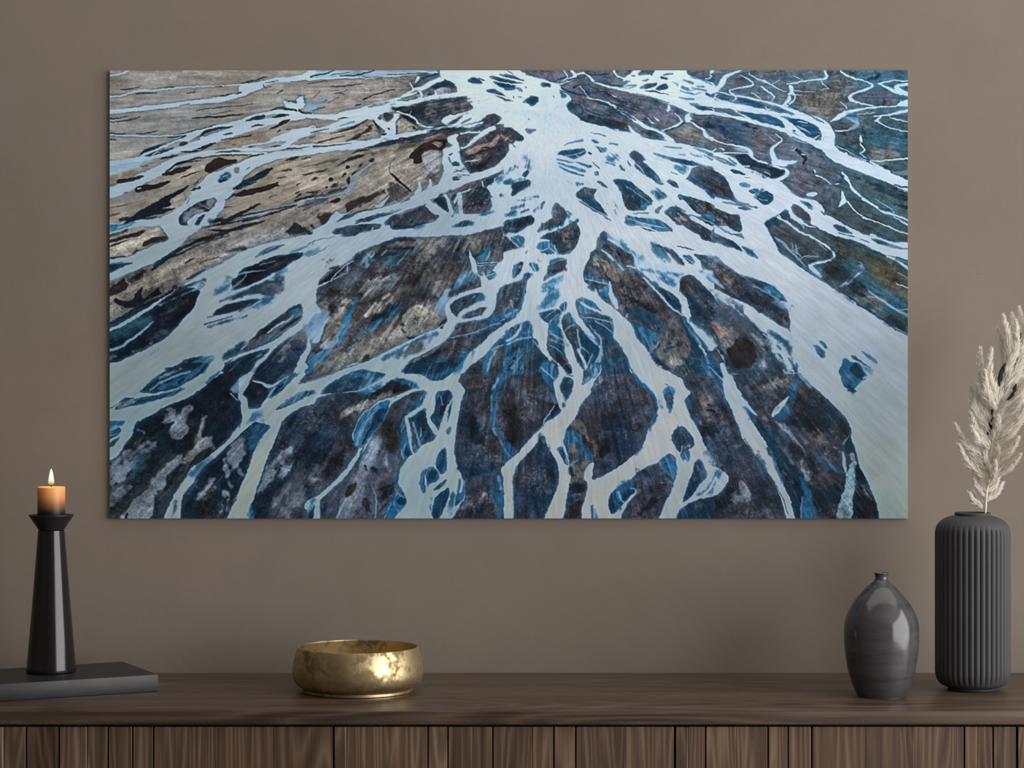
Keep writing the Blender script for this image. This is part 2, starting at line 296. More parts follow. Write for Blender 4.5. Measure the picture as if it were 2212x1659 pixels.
ART = """
T 235 150
L c3 20 1160 200 1100 450 1030 600 1000 400 1090 100 1190
L c3 480 1230 700 1150 900 1090 1050 1000 1000 1080 900 1150 550 1260
L c3 650 1500 760 1400 900 1330 850 1420 800 1480
L c4 1900 1020 2212 940 2212 1300 1950 1250 1800 1300 1850 1100
L c4 0 900 250 900 330 960 0 1000
L r3 1280 800 1700 690 1650 770 1300 850
S c2 300 135 8 600 90 12 900 65 14 1200 38 14
S c2 500 95 6 800 50 10 1100 30 8
W w 0 75 14 150 60 16 300 30 16 420 12 12
W w 0 308 20 150 290 16 230 248 14 340 236 30 600 222 16 860 190 14 1100 185 12 1400 170 12 1500 158 30
W w 2212 75 70 2000 105 50 1850 112 44 1700 140 50 1600 180 80 1500 230 80 1480 262 50 1400 290 50 1250 315 50 1100 345 50 900 365 45 700 390 45 500 410 45 200 445 45 0 460 42
V w 1415 180 1500 150 1640 130 1680 160 1665 215 1600 240 1500 270 1420 270 1410 220
V w 2060 90 2212 20 2212 110 2060 115
W w 1040 312 6 1200 300 12 1400 275 16
W w 2212 500 40 2050 490 70 1850 460 44 1650 490 40 1450 555 44 1250 610 44 1050 650 50 950 690 70 860 730 100 700 790 40 600 835 22 450 900 22 340 945 16
W w 2100 505 60 1900 545 50 1700 565 80 1500 620 110 1350 690 70 1200 740 80 1050 790 90 900 830 90 750 870 60 600 915 55 450 950 50 300 975 50 150 1000 50 0 1030 50
W w 1000 745 30 1200 690 40 1400 620 60 1650 530 40
W w 0 715 10 200 715 14 400 722 14 700 715 16 900 690 20
V l3 0 1020 300 970 560 930 450 985 380 1030 150 1090 0 1130
V w 1050 1150 1200 1100 1400 1010 1560 940 1800 900 2212 860 2212 920 1950 950 1800 985 1700 1010 1560 1080 1450 1180 1400 1280 1330 1360 1260 1400 1250 1480 1170 1590 1080 1656 960 1656 1080 1540 1170 1430 1120 1390 1000 1420 860 1500 760 1590 740 1656 300 1656 560 1610 700 1530 800 1470 850 1400 920 1300 1000 1220
W w 600 1615 40 400 1640 36 150 1656 26
W w 2212 830 60 2000 850 50 1800 855 45 1600 870 40 1400 865 36 1200 890 34 1050 900 40 900 930 50 750 985 90 600 1060 120 450 1140 130 350 1190 120 200 1270 110 100 1310 110 0 1350 120
W w 1700 905 25 1400 908 20 1200 912 16 1000 930 20
V w 1750 750 2000 650 2212 600 2212 700 2080 740 1990 810 1900 850 1850 830 1940 780 1880 780 1700 790
W w 1750 785 20 1600 810 16 1450 840 16
W l 2010 1450 16 1850 1500 20 1700 1550 20 1500 1600 22 1350 1650 18
W l 2212 1390 10 2050 1440 14
V w 1870 330 1960 350 2020 350 2040 310 2110 280 2110 330 2140 370 2110 420 2060 430 2060 470 2030 450 2000 425 1930 435 1900 380
V l2 2140 380 2212 330 2212 470 2110 460 2100 430
S b2 1860 300 10 1960 335 20 2020 345 12
S b2 2050 280 16 2120 300 20 2130 350 10
S n 1750 450 14 1860 410 30 1920 440 24 2030 440 18
S n 2060 440 26 2110 470 20 2200 480 10
I n 985 715 1040 660 1200 620 1370 615 1300 640 1150 690 1000 728
I g 1040 700 1200 648 1310 632 1150 690 1020 740
I n 1450 570 1580 510 1700 490 1690 530 1580 560
I n 1735 530 1850 485 1980 490 1850 520
I n 1220 715 1310 680 1370 690 1290 710
I n 1520 630 1600 600 1710 585 1620 620
I g 600 850 680 800 800 775 720 840
I n 740 830 800 770 880 800 800 830
I n 370 945 500 890 650 850 720 855 600 900 480 935
F w 470 925 8 530 890 10 560 900 4
I n 740 890 900 870 1020 830 1130 790 1180 790 1080 840 1000 880 850 900
F l 900 860 8 980 870 8 1010 860 4
I n 530 972 620 940 770 920 700 955
I n 350 910 400 860 500 830 650 785 560 840 440 890 310 950
S n 640 735 10 830 716 18
S n 660 790 8 820 725 14
S n 700 710 8 900 675 16 1150 605 6
I n 1120 905 1250 885 1400 875 1440 890 1300 902
I n 1490 955 1560 920 1700 905 1640 930
I n 1820 885 1950 850 2200 840 2050 862
I g 1540 850 1650 805 1800 790 1900 795 1850 830 1700 848
I n 1490 850 1560 828 1540 850
I n 1720 842 1800 822 1890 825 1820 842
S k 620 1100 16 700 1040 26 800 1000 20 1000 950 14 1200 935 12 1500 925 12
S k 730 1040 10 850 1000 16 1000 985 10
I d 550 1150 620 1100 760 1065 910 1035 900 1065 780 1120 650 1150
I d 1040 1070 1060 1030 1130 970 1200 945 1260 975 1390 975 1390 1010 1260 1050 1150 1100 1070 1140 1030 1090
I d 80 1200 200 1180 390 1140 360 1180 220 1220 100 1250
I d 290 1270 400 1245 470 1250 600 1210 690 1190 600 1260 480 1300 350 1330 290 1320
F w 320 1290 10 350 1285 14
S d 780 1170 10 880 1140 22 980 1105 8
S d 350 1045 10 430 1035 4
I k 130 1650 350 1520 550 1410 700 1330 890 1245 820 1310 650 1420 690 1470 560 1510 740 1490 600 1555 450 1580 360 1620
S k 890 1310 14 980 1280 26
S d 930 1250 14 1000 1170 8
I n 130 1350 190 1320 250 1320
I k 750 1620 800 1540 900 1480 1040 1400 1150 1380 1170 1420 1110 1500 1060 1560 960 1600 870 1656 760 1656
I g3 820 1570 940 1510 1020 1530 920 1580 840 1640 800 1640
I g3 1040 1440 1110 1400 1130 1450 1060 1460
F w 870 1656 50 940 1590 36 1060 1550 20
I n 920 1656 980 1590 1060 1560 1020 1620 990 1656
I b2 1170 1200 1230 1140 1310 1110 1330 1180 1210 1230
I n 1170 1205 1240 1175 1310 1180 1210 1240
F w 1240 1160 8 1290 1140 6
S g2 1380 1090 8 1400 1060 8
S n 1490 1080 6 1530 1060 12
I n 1320 1310 1450 1210 1600 1130 1760 1060 1790 1070 1700 1160 1560 1220 1420 1300
S n 1470 1270 20 1600 1210 10
I d 1360 1370 1480 1300 1620 1280 1740 1240 1840 1205 1830 1250 1870 1250 1700 1320 1500 1370 1380 1380
S n 1260 1410 14 1380 1350 24 1480 1300 10
I d 1890 1000 1960 960 2030 940 2060 960 1980 985
I d 1720 650 1800 610 1880 550 1980 530 1940 570 1840 620 1760 655
I d 1800 680 1860 640 1850 680
I d 1890 655 2000 640 1930 662
S d 1440 730 14 1540 715 20
S d 1220 765 8 1420 740 12
I o 1320 820 1400 800 1370 828
S d 900 525 12 1050 518 20 1200 515 22 1350 495 14 1460 482 6
S d 1090 485 8 1320 455 8
S k1 950 440 5 1100 420 8 1300 400 8 1550 380 4
S k1 770 397 5 880 382 5
S k1 0 545 14 100 525 14 210 505 6
S k1 0 580 8 200 550 12 330 518 10
S k1 0 700 10 180 695 12
S k1 300 697 10 420 690 12 530 660 8
S k1 0 765 14 80 765 10
S k1 300 265 8 400 265 14 520 260 8
S k1 840 258 12 940 245 8
S k1 430 225 4 700 195 12
S k1 1150 190 6 1220 187 10
S n 1190 295 8 1260 285 20 1340 270 10
S n 1380 275 8 1430 255 16
S n 1430 150 12 1550 125 18 1710 80 10
S n 1670 160 8 1690 200 10 1760 190 8
S n 1690 150 6 1830 125 10
S k1 130 215 12 260 210 14 330 190 8
S k1 1830 250 8 1880 235 12
I d 1200 1640 1300 1590 1450 1530 1600 1450 1660 1440 1550 1520 1400 1590 1230 1650
S n 1130 1650 30 1400 1590 20 1600 1555 14 2000 1470 18
S n 2010 1420 20 2212 1370 24
S n 1450 1650 14 1700 1590 22 2030 1470 18
S n 2050 1490 10 2212 1450 10
I o 1840 1110 1920 1070 2000 1080 1940 1110
I o 2070 1060 2160 1030 2200 1040 2100 1060
I d 2070 1150 2150 1120 2212 1125 2130 1150
S d 1830 1180 10 1920 1165 12
I d 2000 1350 2080 1300 2060 1340
I d 2010 1390 2060 1340 2110 1340 2060 1380
S d 2040 1250 20 2080 1220 8
S d 2150 1330 20 2212 1330 14
S d 1740 1380 10 1820 1360 8
S d 2090 970 8 2180 955 10
S o 10 1510 16 200 1460 10
I o 0 1570 150 1550 60 1590 0 1610
S o1 0 1260 10 120 1230 4
S k1 380 1110 6 560 1020 4
S k1 850 1450 8 870 1400 5
S d 1240 1490 10 1330 1480 8
T 665 150
L c4 1060 1000 1080 940 1130 900 1230 1050 1200 1100 1220 1190 1150 1180 1100 1110
L g2 1230 960 1260 890 1350 865 1430 890 1450 1000 1440 1120 1300 1180 1200 1150 1230 1050
L d 1090 960 1110 920 1200 830 1290 790 1380 760 1500 755 1490 830 1440 890 1380 860 1300 870 1240 920 1230 960 1250 990 1220 1020 1130 1020 1160 970
L r 1330 800 1400 780 1460 810 1420 850 1380 830
L m3 1300 1140 1400 1090 1470 1100 1440 1170 1360 1240 1300 1200
L d 870 1105 900 1115 1000 1200 1120 1300 1120 1330 1090 1330 1080 1290 960 1210
L m2 910 1220 960 1200 1100 1310 1080 1380 950 1430 800 1490 850 1400 900 1310 800 1330
L d2 380 1480 500 1410 700 1360 880 1270 900 1300 700 1400 500 1500 420 1530
L d2 100 1570 200 1540 260 1560 270 1650 120 1650
L c3 130 1560 200 1480 320 1450 370 1490 250 1500
L d 220 1440 330 1380 370 1400 330 1440
L k3 0 1380 200 1310 380 1260 450 1280 380 1340 200 1360 0 1400
L e4 0 1400 260 1360 200 1420 0 1480
L c4 0 1180 150 1120 300 1200 220 1300 0 1290
L c4 300 1150 420 1080 520 1100 400 1220
L d 400 1070 430 1030 470 1060 440 1085
L d 360 1170 400 1110 430 1130 390 1170
L d 210 1180 260 1160 280 1200 230 1220
L d 160 1290 210 1255 215 1290
L d2 250 1270 300 1220 340 1270 270 1300
L d1 540 1070 570 1020 610 1010 590 1050
L d1 420 1180 460 1150 450 1250 420 1240
L d1 470 1140 520 1100 540 1110 480 1160
L d1 290 1060 400 990 450 950 560 920 640 925 540 960 430 1000
L d1 450 910 550 870 690 865 600 890
L d1 0 1140 120 1100 240 1065 160 1110
L d1 20 1210 80 1170 120 1170 80 1200
L o1 0 1050 150 1000 370 950 300 1000 60 1040
L d2 0 1340 130 1300 190 1285 100 1330
L d1 670 1010 650 980 700 960 730 980 690 1020
L o2 670 910 780 880 860 875 760 905
S k1 890 1010 4 940 970 4
S k1 880 1100 5 890 1020 5
V w 1430 10 2212 10 2212 620 2100 590 2050 480 1950 480 1880 560 1600 620 1480 600 1440 570 1480 520 1540 480 1560 500 1780 440 1780 400 1720 340 1715 290 1620 280 1610 200 1560 140 1500 120 1430 90
W w 1700 270 90 1500 290 50 1300 300 50 1150 340 60 1000 380 90 850 420 110 700 460 110 550 500 90 350 520 70 200 515 50 0 510 40
W w 1450 120 60 1300 170 60 1150 230 60 1050 290 60 980 330 40 900 350 50 750 390 40 500 460 36 350 490 30
W w 1220 240 20 1230 300 30
W w 1380 250 40 1380 290 30
W w 700 500 100 500 560 90 350 600 80 200 650 60 0 690 70
W w 2150 560 60 1900 590 36 1700 620 26 1500 635 30 1300 665 40 1100 710 60 900 760 80 700 800 90 500 830 70 300 845 60 150 860 70 0 870 90
W w 600 790 40 400 790 22 200 810 16 0 822 20
V w 870 580 920 540 930 480 1000 480 1000 520 940 570 950 640 960 710 900 740 780 750 790 700 850 660 740 600 690 530 750 480 820 560
V w 1450 860 1560 830 1600 780 1640 790 1640 900 1650 1000 1720 1090 1760 1140 1700 1160 1560 1150 1560 1220 1500 1250 1400 1280 1450 1150 1470 1100 1455 1000 1460 900
V w 1500 730 1650 690 1600 740 1640 790 1560 820 1500 770
W w 2000 640 60 1900 680 50 1830 740 50 1750 810 36 1660 850 20
W w 1650 695 20 1850 670 20
W w 2212 950 150 2120 1020 120 1980 1090 110 1800 1160 90 1600 1230 100 1400 1310 130 1250 1380 120 1100 1440 90 950 1490 60 800 1520 50 600 1570 60 400 1620 56 250 1656 50
V w 2170 800 2212 800 2212 1000 2100 1020 2190 870
W w 1250 1440 100 1350 1500 110 1450 1580 110 1550 1640 120
W w 1230 1450 40 1050 1510 36 850 1570 36 700 1610 50 500 1656 60
V w 260 1656 280 1560 300 1525 380 1570 460 1520 530 1490 440 1540 350 1610 320 1656
V w 700 1490 820 1420 910 1345 850 1420 790 1500
W w 650 1500 8 740 1450 6
W l 690 1020 10 590 1085 24 545 1130 26 500 1200 56 450 1290 46 390 1345 26 270 1365 16 100 1390 10
W w 1205 1210 26 1210 1280 36 1190 1340 70
W w 1330 1195 26 1335 1250 34 1290 1330 60
W w 1480 1350 40 1510 1450 60 1540 1540 60 1560 1600 50
W w 1640 1340 30 1600 1400 30 1580 1450 20
W w 1640 1350 40 1640 1450 50 1660 1570 40
W w 1640 1345 16 1760 1300 12
W w 1880 1210 14 1910 1280 30 1980 1350 40
V w 1940 1250 2050 1150 2150 1130 2212 1170 2212 1656 1580 1656 1620 1590 1680 1580 1900 1560 2000 1500 1990 1400 1930 1300
W w 0 105 25 200 100 22 500 90 18 800 80 16 1000 68 12 1200 50 12 1400 35 16
V l1 30 80 200 30 600 15 1400 10 1400 40 900 66 500 82 100 92
S n 30 80 14 100 60 20 250 40 14 400 20 10
S n 350 80 12 600 60 18 850 26 8
S n 560 15 12 800 20 12
S n 250 65 8 450 40 10
S n 600 86 8 800 82 6
S n 850 60 8 1300 45 12
I e 1080 130 1200 62 1420 40 1420 90 1300 145 1230 190 1140 195 1110 150
S n 1240 100 20 1400 55 20
F w 1200 95 36 1170 140 20
F w 1100 150 14 1130 200 18
S n 1220 100 8 1200 160 8 1140 185 16
W l 40 410 50 140 360 50 200 310 16
S b1 160 350 16 200 330 20
S n1 60 450 16 180 400 8
S d 300 255 12 380 240 8 440 215 4
I d 330 255 410 252 390 270
S d 600 330 16 720 275 10 850 245 14 930 215 6
I d 500 400 540 370 590 370 550 395
S k1 250 188 6 400 182 14 600 160 5
S k1 0 155 8 100 140 12 220 130 4
S k1 60 310 6 130 240 4
S d1 220 360 4 340 310 10
I m 1150 385 1300 335 1500 315 1700 290 1720 300 1710 350 1750 390 1780 420 1650 450 1560 470 1530 490 1460 530 1440 560 1380 600 1300 590 1200 540 1130 490 1000 470 920 440 990 405 1180 400
I r4 1400 410 1560 380 1700 360 1720 400 1560 430
S k2 1270 350 14 1500 330 20 1690 305 16
S k3 930 430 20 1150 440 40 1300 500 60 1330 570 30
S d2 1350 480 20 1500 440 12
I n 1280 220 1350 170 1500 118 1570 145 1600 175 1450 188 1350 212
I g 1395 280 1370 222 1450 182 1560 222 1500 262 1430 275
S k1 1350 215 12 1480 180 10 1590 190 8
I g 975 348 1010 315 1130 285 1220 255 1190 305 1060 348
S n 970 345 10 1080 335 8 1180 305 12
S n 1000 318 6 1120 288 6
I g 1220 312 1250 258 1320 252 1338 280
I n 1280 268 1320 252 1338 280 1300 288
I g 1090 255 1150 225 1222 222 1180 245
I g 620 420 720 378 870 345 910 360 750 405
S n 650 415 6 740 380 6
I n 1715 120 1770 80 1860 100 1910 150 1840 165 1740 145
S n 1850 95 10 1910 120 12
I n 1930 230 2000 210 2080 250 2150 300 2050 280 1940 250
I n 2000 285 2080 300 2212 355 2150 345
I n 1945 85 1990 70 2150 110 2212 140 2212 155 2100 140 1990 110
I n 1990 130 2150 155 2212 185 2212 230 2080 200 2020 165
I n 2050 60 2150 55 2212 70 2212 100 2120 85
S n 2040 30 6 2212 48 10
I m 800 510 840 460 920 495 920 530 860 575 840 540
I n 750 530 780 505 800 540 770 548
I n 790 712 800 680 860 688 830 712
I n 845 630 890 630 880 662
S n 330 540 8 390 528 20 450 524 6
I k 1010 500 1080 500 1160 545 1180 595 1120 580 1030 520
I t 948 580 1020 530 1100 580 1180 620 1190 655 1120 680 960 705 958 640
I d1 958 600 985 610 968 650 985 690 955 695
I d1 1120 655 1140 618 1195 658
S n1 945 580 6 1020 520 14
F w 960 460 12 1080 490 16 1160 530 18 1190 590 22 1260 620 28 1350 620 16
F w 1110 490 8 1120 460 5
S n 1200 600 8 1300 615 6
I n 1360 625 1400 590 1470 605 1420 620
I t1 20 800 25 735 60 722 300 685 420 642 560 570 640 538 700 550 770 660 760 712 620 738 450 780 280 792
I c4 20 790 150 730 350 700 250 760 100 795
S d1 110 795 16 250 745 20 400 725 8
S d1 250 690 8 450 650 24 560 590 24 640 545 14
S d2 430 770 16 520 740 30 600 690 24 680 630 50 640 600 14
S e2 620 735 30 730 700 50 760 660 30
S d1 700 560 14 760 640 20
S k1 25 742 10 80 725 10
I m 580 855 800 790 1000 750 1250 690 1450 645 1740 625 1700 660 1500 690 1350 735 1400 755 1150 800 900 815 700 852
S k2 1300 660 10 1500 650 20 1700 635 10
S k2 800 800 14 1050 760 24 1250 720 16
S r2 1000 800 8 1300 740 16 1450 710 8
I m 1500 602 1530 570 1640 520 1690 500 1620 560 1590 602
I e1 1630 598 1770 518 1760 550 1700 582
I m 1890 590 1940 540 2010 488 2080 500 2100 550 2000 620 1850 660 1770 665 1850 620
I e 1790 625 1860 588 1890 600 1820 625
I m 1610 740 1650 700 1850 685 1860 700 1760 760 1720 830 1640 842 1640 780
I m 1630 900 1650 860 1790 835 1900 720 2050 640 2180 620 2212 650 2212 800 2160 800 2180 870 2120 960 2030 1050 1900 1100 1740 1132 1680 1010 1640 940
I r1 1680 890 1800 840 1990 780 2050 690 2080 740 2030 820 1900 870 1750 930
I d 1870 855 1960 830 1985 845 1900 862
S k2 1650 900 30 1680 970 40 1780 930 30 1900 880 20 2100 830 14
S k3 1720 1080 30 1850 1040 50 2000 1000 40
S r2 2080 700 8 2180 780 12
F w 1690 1005 6 1780 990 10 1870 965 6
I k 1350 1420 1400 1390 1480 1370 1500 1420 1530 1562 1450 1500
S n2 1440 1365 20 1560 1300 8
I n 1535 1410 1560 1370 1600 1330 1622 1360 1570 1430
I n 1570 1490 1605 1435 1610 1450 1592 1492
S b1 1590 1500 10 1610 1540 16 1560 1590 24
I b2 1660 1370 1700 1330 1750 1340
I m 1660 1460 1700 1400 1780 1350 1830 1270 1890 1250 1950 1330 1975 1390 1970 1440 1920 1500 1780 1560 1690 1570 1670 1520
S k3 1690 1500 40 1800 1470 30 1900 1410 30
S n1 1900 1220 16 1920 1290 20 1990 1380 12
I n 1910 1190 1970 1168 2025 1190 1965 1260
I b1 1830 1580 1920 1545 2015 1510 2010 1545 1900 1585
I b2 2070 1350 2150 1350 2100 1392
I b1 2110 1230 2212 1185 2212 1240 2130 1252
I b2 2165 1560 2212 1520 2212 1590
S b3 2050 1190 30 2140 1130 16 2212 1080 20
I m 800 1650 900 1590 1100 1540 1250 1455 1330 1530 1422 1610 1300 1640 1200 1656 800 1656
S k2 1200 1510 30 1260 1470 24
S b2 1200 1640 40 1320 1600 30
I n1 490 1650 650 1590 750 1560 900 1545 1030 1505 900 1560 700 1620
I m1 420 1580 560 1530 650 1500 700 1500 500 1570
S n 1000 1445 6 1100 1400 14
I n 1560 1195 1560 1168 1672 1180 1580 1210
I n 1510 925 1570 888 1540 945
I n 1540 1010 1620 990 1655 1050 1600 1055 1560 1042
S n 1580 1110 8 1700 1080 10
S n 1620 1140 6 1740 1145 8
S n 1600 1090 6 1690 1105 6
S n1 1520 960 10 1540 1000 14
I n 1470 872 1560 818 1500 852
S b1 360 610 8 500 570 16
S b1 30 680 10 230 640 14
S n 60 834 14 250 822 18 480 800 6
T 1095 150
L e3 100 15 560 20 640 70 560 120 300 80
L e3 600 150 750 130 900 180 1200 260 1500 330 1800 400 1950 480 1890 540 1700 500 1300 400 1000 300 700 250
L e2 760 330 1000 360 1180 440 1300 540 1100 520 900 460
L u3 840 340 1000 380 1100 460 950 450
L u3 1750 680 1980 590 2100 720 2212 780 2212 850 1950 770
L r2 970 440 1050 425 1000 462
L r3 1900 710 2020 740 2060 790 1950 740
V w 60 10 200 60 350 100 480 135 560 160 580 190 590 220 680 270 705 310 690 350 640 370 650 440 750 500 780 530 830 570 950 595 1100 630 1200 670 1350 690 1400 700 1500 750 1680 775 1830 790 2000 830 2212 885 2212 1656 0 1656 0 10
V w 1290 90 1450 30 1700 10 1900 10 1950 60 2212 150 2212 480 2000 470 1990 440 1830 360 1600 290 1350 220 1250 190 1240 130
W w 560 155 24 680 110 26 740 80 40 720 40 30 640 20 20
W w 740 60 20 850 35 20 900 90 24 960 145 24 1100 185 30 1250 215 36 1400 250 36 1600 300 50 1750 340 60 1900 400 60 2000 460 50 2212 470 40
W w 1140 15 40 1160 50 20 1250 100 16 1330 130 14
W w 560 20 10 650 60 10 660 90 12 590 130 8
W w 780 175 8 840 240 6 880 300 8
W w 860 305 8 1000 330 14 1120 370 20 1200 430 36 1320 500 46 1420 580 36 1560 650 36 1650 680 36 1700 720 50 1780 780 70
W w 1670 660 16 1800 630 20 1890 570 22 1870 520 12 1810 480 6
V w 1730 470 1728 385 1745 375 1775 445
V w 1920 520 1990 460 2005 500 2000 570 1920 572
W w 2000 570 18 2060 610 22 2140 660 28 2120 710 28 2212 750 36
W w 1310 630 40 1370 680 40 1440 715 20
W w 1130 620 12 1200 660 16
V w 1510 510 1560 545 1590 585 1550 580
V w 1575 500 1660 555 1620 550
W w 1140 280 8 1180 300 6
S n 590 200 16 720 260 20 860 280 12
I n1 880 330 1050 345 1180 415 1060 390
S n 840 430 16 960 490 14 1150 500 14 1230 530 10
S k1 880 150 6 930 200 10 1050 240 10 1150 300 10 1300 370 8
S n1 1400 260 6 1600 320 14 1750 360 6
S n1 1250 310 8 1330 360 12 1450 390 6
I m1 780 530 850 490 1000 510 1150 550 1300 590 1340 675 1200 650 1000 595 850 570
S n1 800 540 30 950 580 24 1200 640 24 1330 670 14
I m 1410 690 1500 650 1640 680 1700 740 1580 740
S b 1600 700 20 1690 740 30
S n 1500 735 12 1680 760 10
S n 720 190 30 770 160 12
S n 840 220 6 890 270 20
I n3 1470 520 1500 510 1560 580 1480 595
S n 1990 550 14 2160 650 14 2212 720 10
S n 1700 660 14 1860 625 20 1920 560 16
I b1 1970 490 2010 470 2060 480 1990 525
S n2 1200 430 10 1350 520 14
S n 1330 515 8 1390 550 14
I n3 1780 400 1850 420 1900 500 1840 480
S n 560 150 10 640 120 16 760 90 10
S n1 500 130 10 640 80 14
S k1 300 80 10 200 60 6
I e1 840 40 950 10 1130 20 1100 50 920 70
S n 850 40 8 920 70 16 1100 55 10
I e1 920 80 1130 80 1250 130 1330 140 1240 195 1050 165 950 120
S n1 950 130 14 1100 165 16 1230 185 24
I e1 1180 15 1440 12 1300 60 1190 40
S n 1280 130 14 1330 140 8
I n 0 50 180 110 200 130 60 95 0 90
I n 0 100 100 130 200 150 100 150 0 125
I n 0 150 130 180 60 195 0 180
I b 0 190 60 190 80 230 0 230
I n 90 195 150 200 190 250 120 235
I n 0 320 45 355 0 345
I n 62 290 88 295 75 322
S n 130 300 10 155 303 14
I n 360 150 400 140 470 150 472 205 425 185 400 202 370 185
I n 190 180 230 190 215 206
I n 495 275 525 300 522 318
I b1 570 230 610 250 650 290 640 310 590 320 580 280
S n 570 225 12 640 250 10 705 310 12 700 350 14
I n 630 380 700 358 765 390 740 410 660 455
S l3 530 410 14 620 385 20
I b1 730 440 790 430 810 460 770 480
S n 740 370 12 830 425 18 795 490 16 770 520 12
I n 150 360 240 300 260 285 330 295 355 340 320 380 270 410 230 380
S l4 400 340 10 390 430 20 500 510 20 700 580 12
S l4 0 450 12 200 490 14 400 490 20
S l4 440 650 30 500 590 20
I n 215 520 255 545 242 552
I k1 190 640 240 645 330 655 250 705 220 690
I m 0 620 60 640 130 690 192 750 150 790 60 745 0 720
S k1 10 630 12 120 690 14 185 750 20 100 770 8
S m1 0 770 20 60 800 16 85 838 10
I m1 0 840 22 850 22 890 0 900
S b1 610 825 6 720 780 14 815 762 24
I n1 545 900 620 870 780 855 830 848 862 900 780 955 720 980 640 930 560 925
F l1 640 930 8 750 920 10 850 870 8
F w1 740 920 6 790 960 8
S b1 540 970 16 640 990 20 715 1012 8
S b1 550 1010 16 700 1060 26 840 1100 30
S b1 560 1050 12 680 1105 26 825 1150 16
S n1 640 1080 10 760 1130 16
S n1 750 1005 12 850 1040 36 915 1050 20
S l3 650 960 20 760 1000 20
S n 880 900 20 905 915 10
I n1 908 755 960 752 1012 795 960 798
S b 900 680 6 980 700 10 1065 722 16
I b1 950 820 1030 850 1085 838 1060 890 1000 902 980 850
F w 1000 840 6 1040 900 6
S b1 1110 800 14 1195 812 14
I b3 1085 980 1150 910 1215 935 1180 990 1140 1005
I b1 1120 960 1200 945 1160 1000
S b1 1075 1005 8 1170 1040 14
S n 930 1000 6 1000 1065 18
I n 1215 1040 1240 1035 1285 1115 1230 1090
I n 930 1110 990 1100 1005 1140 970 1165
I n 965 1210 1010 1205 1060 1230 1100 1288 1030 1260
I b2 730 1230 820 1230 835 1250 750 1262
S b2 650 1200 8 690 1238 10
I n 155 1155 195 1095 235 1080 235 1130 205 1165
S b3 190 950 10 245 1000 16 240 1045 10
I b1 0 1195 80 1178 20 1230 0 1240
S b2 100 1200 8 190 1180 10
S b3 0 1100 16 100 1040 8
I k1 38 1260 110 1210 255 1185 262 1250 170 1300 100 1350 42 1382 70 1300
S e3 180 1290 20 240 1240 20
S b2 200 1390 14 340 1370 8
S b2 120 1425 10 280 1400 12
S b2 60 1500 30 180 1470 16
S b1 0 1575 36 90 1540 30
S b1 150 1545 26 240 1515 20
I b1 365 1470 385 1430 425 1422 395 1475
S b2 360 1510 10 375 1480 16
S b2 305 1530 20 330 1490 8
I n1 0 1635 100 1600 280 1585 305 1620 260 1656 0 1656
I m1 480 1530 500 1470 540 1438 600 1480 655 1560 640 1610 590 1656 380 1656 500 1600
I l3 430 1510 470 1460 515 1450 480 1540
I b1 645 1520 712 1570 690 1588 650 1550
S b2 600 1640 14 660 1590 20
S b2 680 1656 20 760 1640 12
I m1 750 1345 830 1275 960 1290 970 1310 930 1370 970 1440 1060 1540 1105 1595 1040 1570 900 1480 800 1410 750 1380
I u3 840 1300 900 1310 870 1380 820 1390
S n1 830 1420 20 920 1440 60 1010 1520 30
S b1 800 1430 10 1000 1560 14 1130 1635 6
S b1 900 1300 8 970 1300 8
S g3 1090 1460 10 1160 1540 14
I m 1305 930 1370 868 1440 900 1512 990 1450 982 1540 1050 1620 1130 1705 1260 1640 1230 1480 1130 1370 1050 1400 1000
I n1 1440 1030 1540 1060 1600 1150 1560 1170 1480 1120
I n 1308 965 1355 1060 1312 1035
I g2 1590 1150 1640 1170 1705 1258 1640 1225
F l1 1340 980 12 1450 1060 14 1505 1145 8
I n 1718 1205 1765 1182 1840 1230 1868 1295 1800 1272
S l3 1880 1240 14 1960 1320 16
I m 1145 1190 1200 1180 1340 1210 1450 1330 1560 1400 1580 1450 1500 1480 1500 1530 1300 1522 1270 1460 1230 1340 1180 1240
I n1 1190 1188 1330 1208 1440 1300 1570 1410 1420 1350 1280 1260
F l1 1290 1265 6 1430 1360 8 1570 1460 8
I b2 1430 1500 1480 1440 1570 1420 1500 1525
I b2 1540 1310 1620 1300 1700 1330 1735 1380 1640 1420 1600 1370
S n1 1600 1320 10 1660 1390 16
F l 1580 1340 6 1640 1410 6
S b2 1580 1290 6 1670 1305 6
I n 1548 893 1700 940 1900 965 2020 990 2135 1042 1980 1035 1850 1012 1650 955
S l3 1620 960 14 1680 990 20
S b1 1690 838 6 1780 845 16 1890 850 10
S b1 1860 918 6 1930 922 8
I b3 1820 1060 1900 1030 1960 1060 1900 1110
S n 1765 1112 6 1832 1142 8
S n 1855 1110 8 1905 1135 8
I e1 2000 1065 2130 1040 2212 1060 2212 1350 2130 1300 1960 1200 1942 1180 1990 1120
S k1 2130 1040 6 2000 1060 10 1990 1110 10 1945 1185 10
I n3 1950 1170 2100 1160 2212 1190 2212 1340 2100 1270
I m 1835 1348 1950 1370 2212 1458 2212 1640 2080 1580 1980 1500 1900 1400 1870 1430
I b1 1840 1360 1920 1380 1880 1430
I n1 2120 1300 2212 1340 2212 1420
I m 1688 1560 1740 1500 1820 1472 1900 1530 2060 1656 1840 1656 1760 1600
I r2 1790 1570 1900 1590 1910 1625 1820 1612
I n1 1268 1565 1350 1590 1600 1625 1710 1656 1275 1656
S n 1370 1552 6 1525 1552 14
I b1 1585 1540 1640 1490 1705 1462 1630 1565
S b2 1830 1490 10 1920 1530 16
S b2 1990 920 10 2090 950 16
S b1 2020 850 10 2212 920 36
S b1 2130 930 8 2212 980 20
S b1 2050 1600 20 2212 1656 20
I n1 1410 210 1480 170 1630 138 1600 190 1500 212
